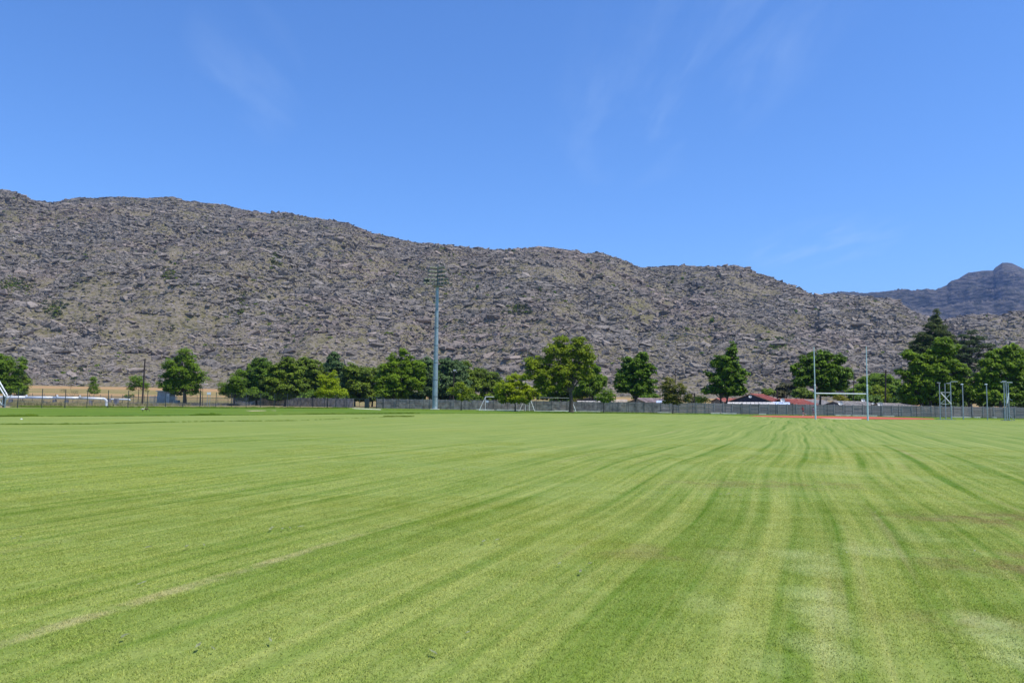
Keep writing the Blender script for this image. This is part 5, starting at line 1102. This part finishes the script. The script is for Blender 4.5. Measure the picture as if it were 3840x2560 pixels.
def house(label, apex, d, wd, yaw, L, ze, za, wallm, roofm, n, name='house', over=.25, left=True, winpx=None):
    c = P(apex[0], apex[1], d); b0 = Vector((c.x, d, 0)); za = c.z if za is None else za
    th = thing(name, b0, label, 'house'); D = Vector((math.sin(yaw), math.cos(yaw), 0)); S = Vector((math.cos(yaw), -math.sin(yaw), 0))
    Z = lambda z: Vector((0, 0, z)); h = wd/2
    mb = MB(); fr_ = [b0-S*h, b0+S*h, b0+S*h+Z(ze), b0+Z(za), b0-S*h+Z(ze)]; bk = [p+D*L for p in fr_]
    mb.add(fr_+bk, [(0, 1, 2, 3, 4), (9, 8, 7, 6, 5), (0, 5, 6, 1), (1, 6, 7, 2), (4, 9, 5, 0)]); mb.build('wall', M[wallm], th)
    sl = (za-ze)/h; o_ = .35; up = Z(.05)
    R0 = b0+Z(za)-D*over+up; R1 = R0+D*(L+2*over)
    E0 = b0+S*(h+o_)+Z(ze-sl*o_)-D*over+up; E1 = E0+D*(L+2*over); W0 = b0-S*(h+o_)+Z(ze-sl*o_)-D*over+up; W1 = W0+D*(L+2*over)
    mats = [M[m] for m in roofm] if isinstance(roofm, list) else M[roofm]
    roof_sheets(th, R0, R1, E1, E0, n, mats); roof_sheets(th, R0, R1, W1, W0, n, mats)
    mb = MB(); mb.tube(R0+Z(.03), R1+Z(.03), .07, .07, 6); mb.build('ridge_cap', mats[0] if isinstance(mats, list) else mats, th)
    mb = MB()
    for q in (W0, E0): mb.tube(q-Z(.06), R0-Z(.06), .05, .05, 4)
    mb.build('barge_board', M['brown'], th)
    # side window
    wc = b0+S*(h+.02)+D*(L*.5)+Z(ze*.62); f = MB(); f.box(wc, (.06, 1.3, 1.0), -yaw).build('window', M['white'], th)
    return th
house('low house with a faded red sheet roof and a dark navy gable', (2815, 1477.5), 152, 8.4, R(36), 7.5, 2.25, None, 'navy', 'redroof', 9)
dish(2813.5, 1486.5, 151.3, .30, None, 'small round dish high on the dark navy gable')
def leanto(label, xa, xb, yb0, yf, d, dep, mt, name='lean_to_roof', n=12, drop=0.0):
    A = P(xa, yb0, d+dep); B = P(xb, yb0+drop, d+dep); Cc = P(xb+ (xb-xa)*0.03, yf+drop, d); Dd = P(xa-(xb-xa)*0.03, yf, d)
    th = thing(name, ((A.x+B.x)/2, d, 0), label, 'roof'); roof_sheets(th, A, B, Cc, Dd, n, M[mt])
    mb = MB(); mb.tube(Dd-Vector((0, 0, .1)), Cc-Vector((0, 0, .1)), .06, .06, 4); mb.build('gutter', M[mt], th)
    mb = MB(); [mb.tube(Dd.lerp(Cc, k)-Vector((0, 0, .1)), Vector((Dd.lerp(Cc, k).x, d, 0)), .06, .06, 6) for k in (0.02, .5, .98)]; [mb.tube(Vector((A.lerp(B, k).x, d+dep, 0)), A.lerp(B, k), .06, .06, 6) for k in (0.02, .98)]; mb.build('support_post', M['wood'], th)
leanto('long off white corrugated lean-to roof below the navy gable', 2728, 2902, 1508, 1516, 142, 4.5, 'whiteroof')
leanto('pale blue slanting carport roof between the two red roofs', 2898, 2962, 1506.5, 1516, 145, 3, 'blueroof', n=5, drop=2.0)
house('long low house with a roof half red and half grey', (2925, 1496.5), 150, 7.0, R(58), 12.5, 1.75, None, 'brown', ['redroof']*8+['greyroof']*7, 15)
dish(2935, 1500.5, 146.5, .42, None, 'pale round dish in front of the second red roof')
house('low grey roofed house between the rugby posts', (3128, 1505.5), 146, 4.6, R(62), 9.0, 1.75, None, 'greyblue', 'greyroof', 12)
dish(3152, 1511.5, 141.5, .42, None, 'bluish round dish left of centre between the rugby posts'); dish(3237, 1500.5, 147, .36, None, 'grey dish on the roof ridge just left of the right rugby post')
house('low pale roofed house behind the wall right of the rugby posts', (3290, 1513), 146, 3.4, R(66), 8.2, 1.7, None, 'beige', 'greyroof', 10)
dish(3301, 1516, 140, .46, None, 'large pale dish just right of the right rugby post'); dish(3274, 1512, 141, .22, None, 'tiny dark dish beside the large pale one')
house('house with a slate grey gable behind the white awning', (2228, 1488.5), 158, 7.4, R(22), 7, 2.1, None, 'greyblue', 'greyroof', 8)
leanto('bright white corrugated awning over the wall beside the thick trunk', 2164, 2250, 1503.5, 1508.5, 146, 2.2, 'whiteroof', n=8)
leanto('flat beige sheet roof between two tree trunks', 2293, 2352, 1497.5, 1507.5, 150, 3.5, 'beigeroof', n=7)
house('house with a pinkish rusty sheet roof behind the deep green maple', (2391, 1494), 148, 4.2, R(52), 9.5, 1.85, None, 'beige', 'rustroof', 11)
leanto('pale sheet awning at the right end of the rusty roof', 2462, 2502, 1502, 1510, 146, 2.5, 'blueroof', n=5)
house('brown house with a thin red roof edge left of the tall pointed maple', (2690, 1494), 172, 5.5, R(75), 6, 2.2, None, 'brown', 'redroof', 7)
house('red roofed house at the extreme right edge behind the maple', (3852, 1502), 150, 6, R(30), 6, 2.3, None, 'beige', 'redroof', 7)
c = P(2062, 1507, 175); th = thing('water_tank', (c.x, 175, 0), 'small white lidded grey tank seen over the wall left of the thickest trunk', 'tank')
MB().box((c.x, c.y, c.z-.05), (2.4, 1.5, .22)).build('lid', M['whiteroof'], th); MB().tube((c.x, 175, 0), (c.x, 175, c.z-.16), .7, .7, 12).build('body', M['gravel'], th)

# ================================================================== GEESE
def skin_obj(name, nodes, edges, m, parent, loc, sub=2, root=0):
    me = bpy.data.meshes.new(name); me.from_pydata([n_[0] for n_ in nodes], edges, []); o = bpy.data.objects.new(name+'_tmp', me); COL.objects.link(o)
    md_ = o.modifiers.new('s', 'SKIN'); sv = me.skin_vertices[0].data
    for i, n_ in enumerate(nodes):
        r = n_[1]; sv[i].radius = (r, r) if not isinstance(r, tuple) else r; sv[i].use_root = (i == root)
    o.modifiers.new('u', 'SUBSURF').levels = sub
    dg = bpy.context.evaluated_depsgraph_get(); dg.update(); nm = bpy.data.meshes.new_from_object(o.evaluated_get(dg)); nm.name = name
    bpy.data.objects.remove(o); bpy.data.meshes.remove(me); nm.materials.clear(); nm.materials.append(m)
    nm.polygons.foreach_set('use_smooth', [True]*len(nm.polygons)); return link(name, nm, parent, loc)
def goose(px, py, label, grazing, s_=1.0, dy=0.0):
    g = G(px, py); g = Vector((g.x, g.y+dy, -0.01)); th = thing('goose', g, label, 'goose', 'geese on the verge'); th.scale = (s_, s_, s_)
    body = [((-.30, 0, .33), .035), ((-.17, 0, .33), .085), ((0, 0, .32), .125), ((.14, 0, .35), .10)]
    neck = [((.20, 0, .44), .045), ((.21, 0, .55), .033), ((.22, 0, .64), .03), ((.25, 0, .68), .036), ((.30, 0, .67), .02)] if not grazing else [((.26, 0, .36), .045), ((.35, 0, .26), .033), ((.40, 0, .14), .03), ((.42, 0, .09), .034), ((.44, 0, .04), .018)]
    skin_obj('body', body+neck, [(i, i+1) for i in range(8)], M['feather_b' if grazing else 'feather_p'], th, (0, 0, 0), root=2)
    for sg in (-1, 1): skin_obj('wing', [((-.27, sg*.05, .36), .02), ((-.12, sg*.10, .37), .05), ((.06, sg*.10, .36), .055), ((.12, sg*.07, .36), .03)], [(0, 1), (1, 2), (2, 3)], M['feather_b' if sg > 0 or grazing else 'feather_w'], th, (0, 0, 0), 1, 1)
    skin_obj('tail', [((-.28, 0, .33), .04), ((-.42, 0, .30), .015)], [(0, 1)], M['feather_b'], th, (0, 0, 0), 1)
    hx = (.30, .67) if not grazing else (.44, .05); MB().tube((hx[0], 0, hx[1]), (hx[0]+.05, 0, hx[1]-(.01 if not grazing else .04)), .016, .006, 6).mesh('b', M['beak'])
    link('beak', MB().tube((hx[0], 0, hx[1]), (hx[0]+.05, 0, hx[1]-(.01 if not grazing else .04)), .016, .006, 6).mesh('beak', M['beak']), th)
    for sg, st in ((-1, .06), (1, -.05)): link('leg', MB().tube((-.02, sg*.05, .24), (st-.03, sg*.05, .12), .022, .012, 6).tube((st-.03, sg*.05, .12), (st, sg*.05, 0.01), .011, .010, 6).box((st+.03, sg*.05, .01), (.09, .06, .015)).mesh('leg', M['beak']), th)
goose(535.5, 1543, 'pale breasted goose standing upright on the green verge', False, .80)
goose(536.0, 1542.2, 'brown goose grazing with lowered head just behind the upright one', True, .82, .8)

# ================================================================== RUNNERS
def runner(px, py, d, H, label, shirt, shorts, skin, face, lead):
    b = Vector((XA(px, d), d, 0)); th = thing('person', b, label, 'person', 'runners on the red track'); k = H/1.75; th.scale = (k, k, k); th.rotation_euler = (0, 0, face)
    f = lead  # local +x is the running direction
    N_ = {}; nodes = []; edges = []
    def v(nm, p, r, par=None):
        N_[nm] = len(nodes); nodes.append((p, r)); 
        if par: edges.append((N_[par], N_[nm]))
    v('pelvis', (0, 0, .93), (.13, .10)); v('waist', (.02, 0, 1.08), (.125, .095), 'pelvis'); v('chest', (.06, 0, 1.28), (.16, .11), 'waist'); v('neck0', (.08, 0, 1.43), .06, 'chest'); v('neck', (.10, 0, 1.50), .05, 'neck0'); v('head', (.12, 0, 1.60), (.078, .092), 'neck'); v('top', (.12, 0, 1.70), (.06, .07), 'head')
    for sg, s1 in ((1, 'r'), (-1, 'l')):
        sw = f*sg
        v('sh'+s1, (.07, sg*.17, 1.40), .055, 'neck0'); e = (.07-.22*sw, sg*.22, 1.20); v('el'+s1, e, .042, 'sh'+s1); h = (e[0]+.22, sg*.17, 1.22+.08*(sw < 0)); v('wr'+s1, h, .028, 'el'+s1); v('pa'+s1, (h[0]+.06, sg*.16, h[2]+.02), (.035, .02), 'wr'+s1)
        for q in range(4): v('f%d%s' % (q, s1), (h[0]+.12-.01*abs(q-1.5), sg*(.135+.017*q), h[2]+.01), .0085, 'pa'+s1); v('g%d%s' % (q, s1), (h[0]+.135-.01*abs(q-1.5), sg*(.13+.016*q), h[2]-.025), .0075, 'f%d%s' % (q, s1))
        v('t'+s1, (h[0]+.07, sg*.12, h[2]+.04), .009, 'pa'+s1)
        hp = (0, sg*.10, .88); v('hp'+s1, hp, .085, 'pelvis')
        if sw > 0: kn = (.10, sg*.10, .50); an = (.02, sg*.09, .10); to = (.16, sg*.09, .04)
        else: kn = (-.08, sg*.10, .50); an = (-.50, sg*.09, .34); to = (-.58, sg*.09, .22)
        v('kn'+s1, kn, .058, 'hp'+s1); cm = tuple(a_*.6+b_*.4 for a_, b_ in zip(kn, an)); v('ca'+s1, cm, .05, 'kn'+s1); v('an'+s1, an, .034, 'ca'+s1); v('to'+s1, to, .034, 'an'+s1)
    skin_obj('body', nodes, edges, M[skin], th, (0, 0, 0), 1)
    skin_obj('shirt', [((0, 0, .98), (.15, .115)), ((.02, 0, 1.10), (.15, .115)), ((.06, 0, 1.29), (.185, .13)), ((.08, 0, 1.41), (.10, .08)), ((.07, .19, 1.38), .07), ((.07, -.19, 1.38), .07), ((.05-.05*f, .22, 1.31), .065), ((.05+.05*f, -.22, 1.31), .065)], [(0, 1), (1, 2), (2, 3), (3, 4), (3, 5), (4, 6), (5, 7)], M[shirt], th, (0, 0, 0), 1, 2)
    skin_obj('shorts', [((0, 0, .98), (.155, .12)), ((0, 0, .90), (.15, .12)), ((0, .10, .84), .105), ((0, -.10, .84), .105), ((.05*f, .105, .66), .095), ((-.05*f, -.105, .66), .095)], [(0, 1), (1, 2), (1, 3), (2, 4), (3, 5)], M[shorts], th, (0, 0, 0), 1, 1)
    skin_obj('hair', [((.09, 0, 1.63), (.085, .095)), ((.10, 0, 1.70), (.075, .085)), ((.05, 0, 1.60), (.06, .07))], [(0, 1), (0, 2)], M['hair'], th, (0, 0, 0), 1, 0)
    fm = MB()
    for sg in (-1, 1): fm.box((.208, sg*.032, 1.615), (.012, .022, .012))
    link('eyes', fm.mesh('eyes', M['hair']), th); link('nose', MB().box((.215, 0, 1.585), (.03, .02, .035)).mesh('nose', M[skin]), th); link('mouth', MB().box((.203, 0, 1.55), (.01, .045, .01)).mesh('mouth', M['redcloth']), th)
    for sg in (-1, 1): link('ear', MB().box((.11, sg*.085, 1.60), (.035, .015, .055)).mesh('ear', M[skin]), th)
    for sg, s1 in ((1, 'r'), (-1, 'l')):
        a_ = Vector(nodes[N_['an'+s1]][0]); t_ = Vector(nodes[N_['to'+s1]][0]); link('shoe', MB().tube(a_-(t_-a_)*.25, t_+(t_-a_)*.2, .052, .038, 8).mesh('shoe', M['shoe']), th)
runner(3012, 1560, 121, 1.52, 'runner in a red shirt and dark shorts with one leg kicked back', 'redcloth', 'darkcloth', 'skin', math.pi+.1, 1)
runner(3051, 1561, 121, 1.44, 'runner in a blue top and grey shorts close to the left rugby post', 'bluecloth', 'greycloth', 'skin', math.pi+.5, -1)
# small litter
for (px, py, lb) in ((79, 1571.5, 'tiny white scrap lying on the grass near the left edge'), (1883, 1540.5, 'small white scrap on the verge by the lime spreading tree')):
    g = G(px, py); o = MB().add([(g.x-.07, g.y, 0.0), (g.x+.06, g.y-.05, 0), (g.x+.08, g.y+.06, 0), (g.x-.04, g.y+.07, 0), (g.x, g.y, .06), (g.x+.04, g.y+.03, .05)], [(0, 1, 4), (1, 2, 5), (1, 5, 4), (2, 3, 5), (3, 0, 4), (3, 4, 5), (0, 3, 2, 1)]).build('paper_scrap', M['white']); tag(o, lb, 'litter')

# ================================================================== AIR
HAZE = 0.75e-4
mb = MB().box((250, 3300, 470), (14500, 7200, 944))
hm = bpy.data.materials.new('haze'); hm.use_nodes = True; t = NT(hm.node_tree); t.N.remove(t.N['Principled BSDF'])
pv = t.n('ShaderNodeVolumePrincipled'); pv.inputs['Color'].default_value = (0.30, 0.50, 0.98, 1); pv.inputs['Density'].default_value = HAZE; pv.inputs['Anisotropy'].default_value = 0.2
t.L.new(pv.outputs[0], t.N['Material Output'].inputs['Volume'])
mb.build('haze', hm, kind='stuff')
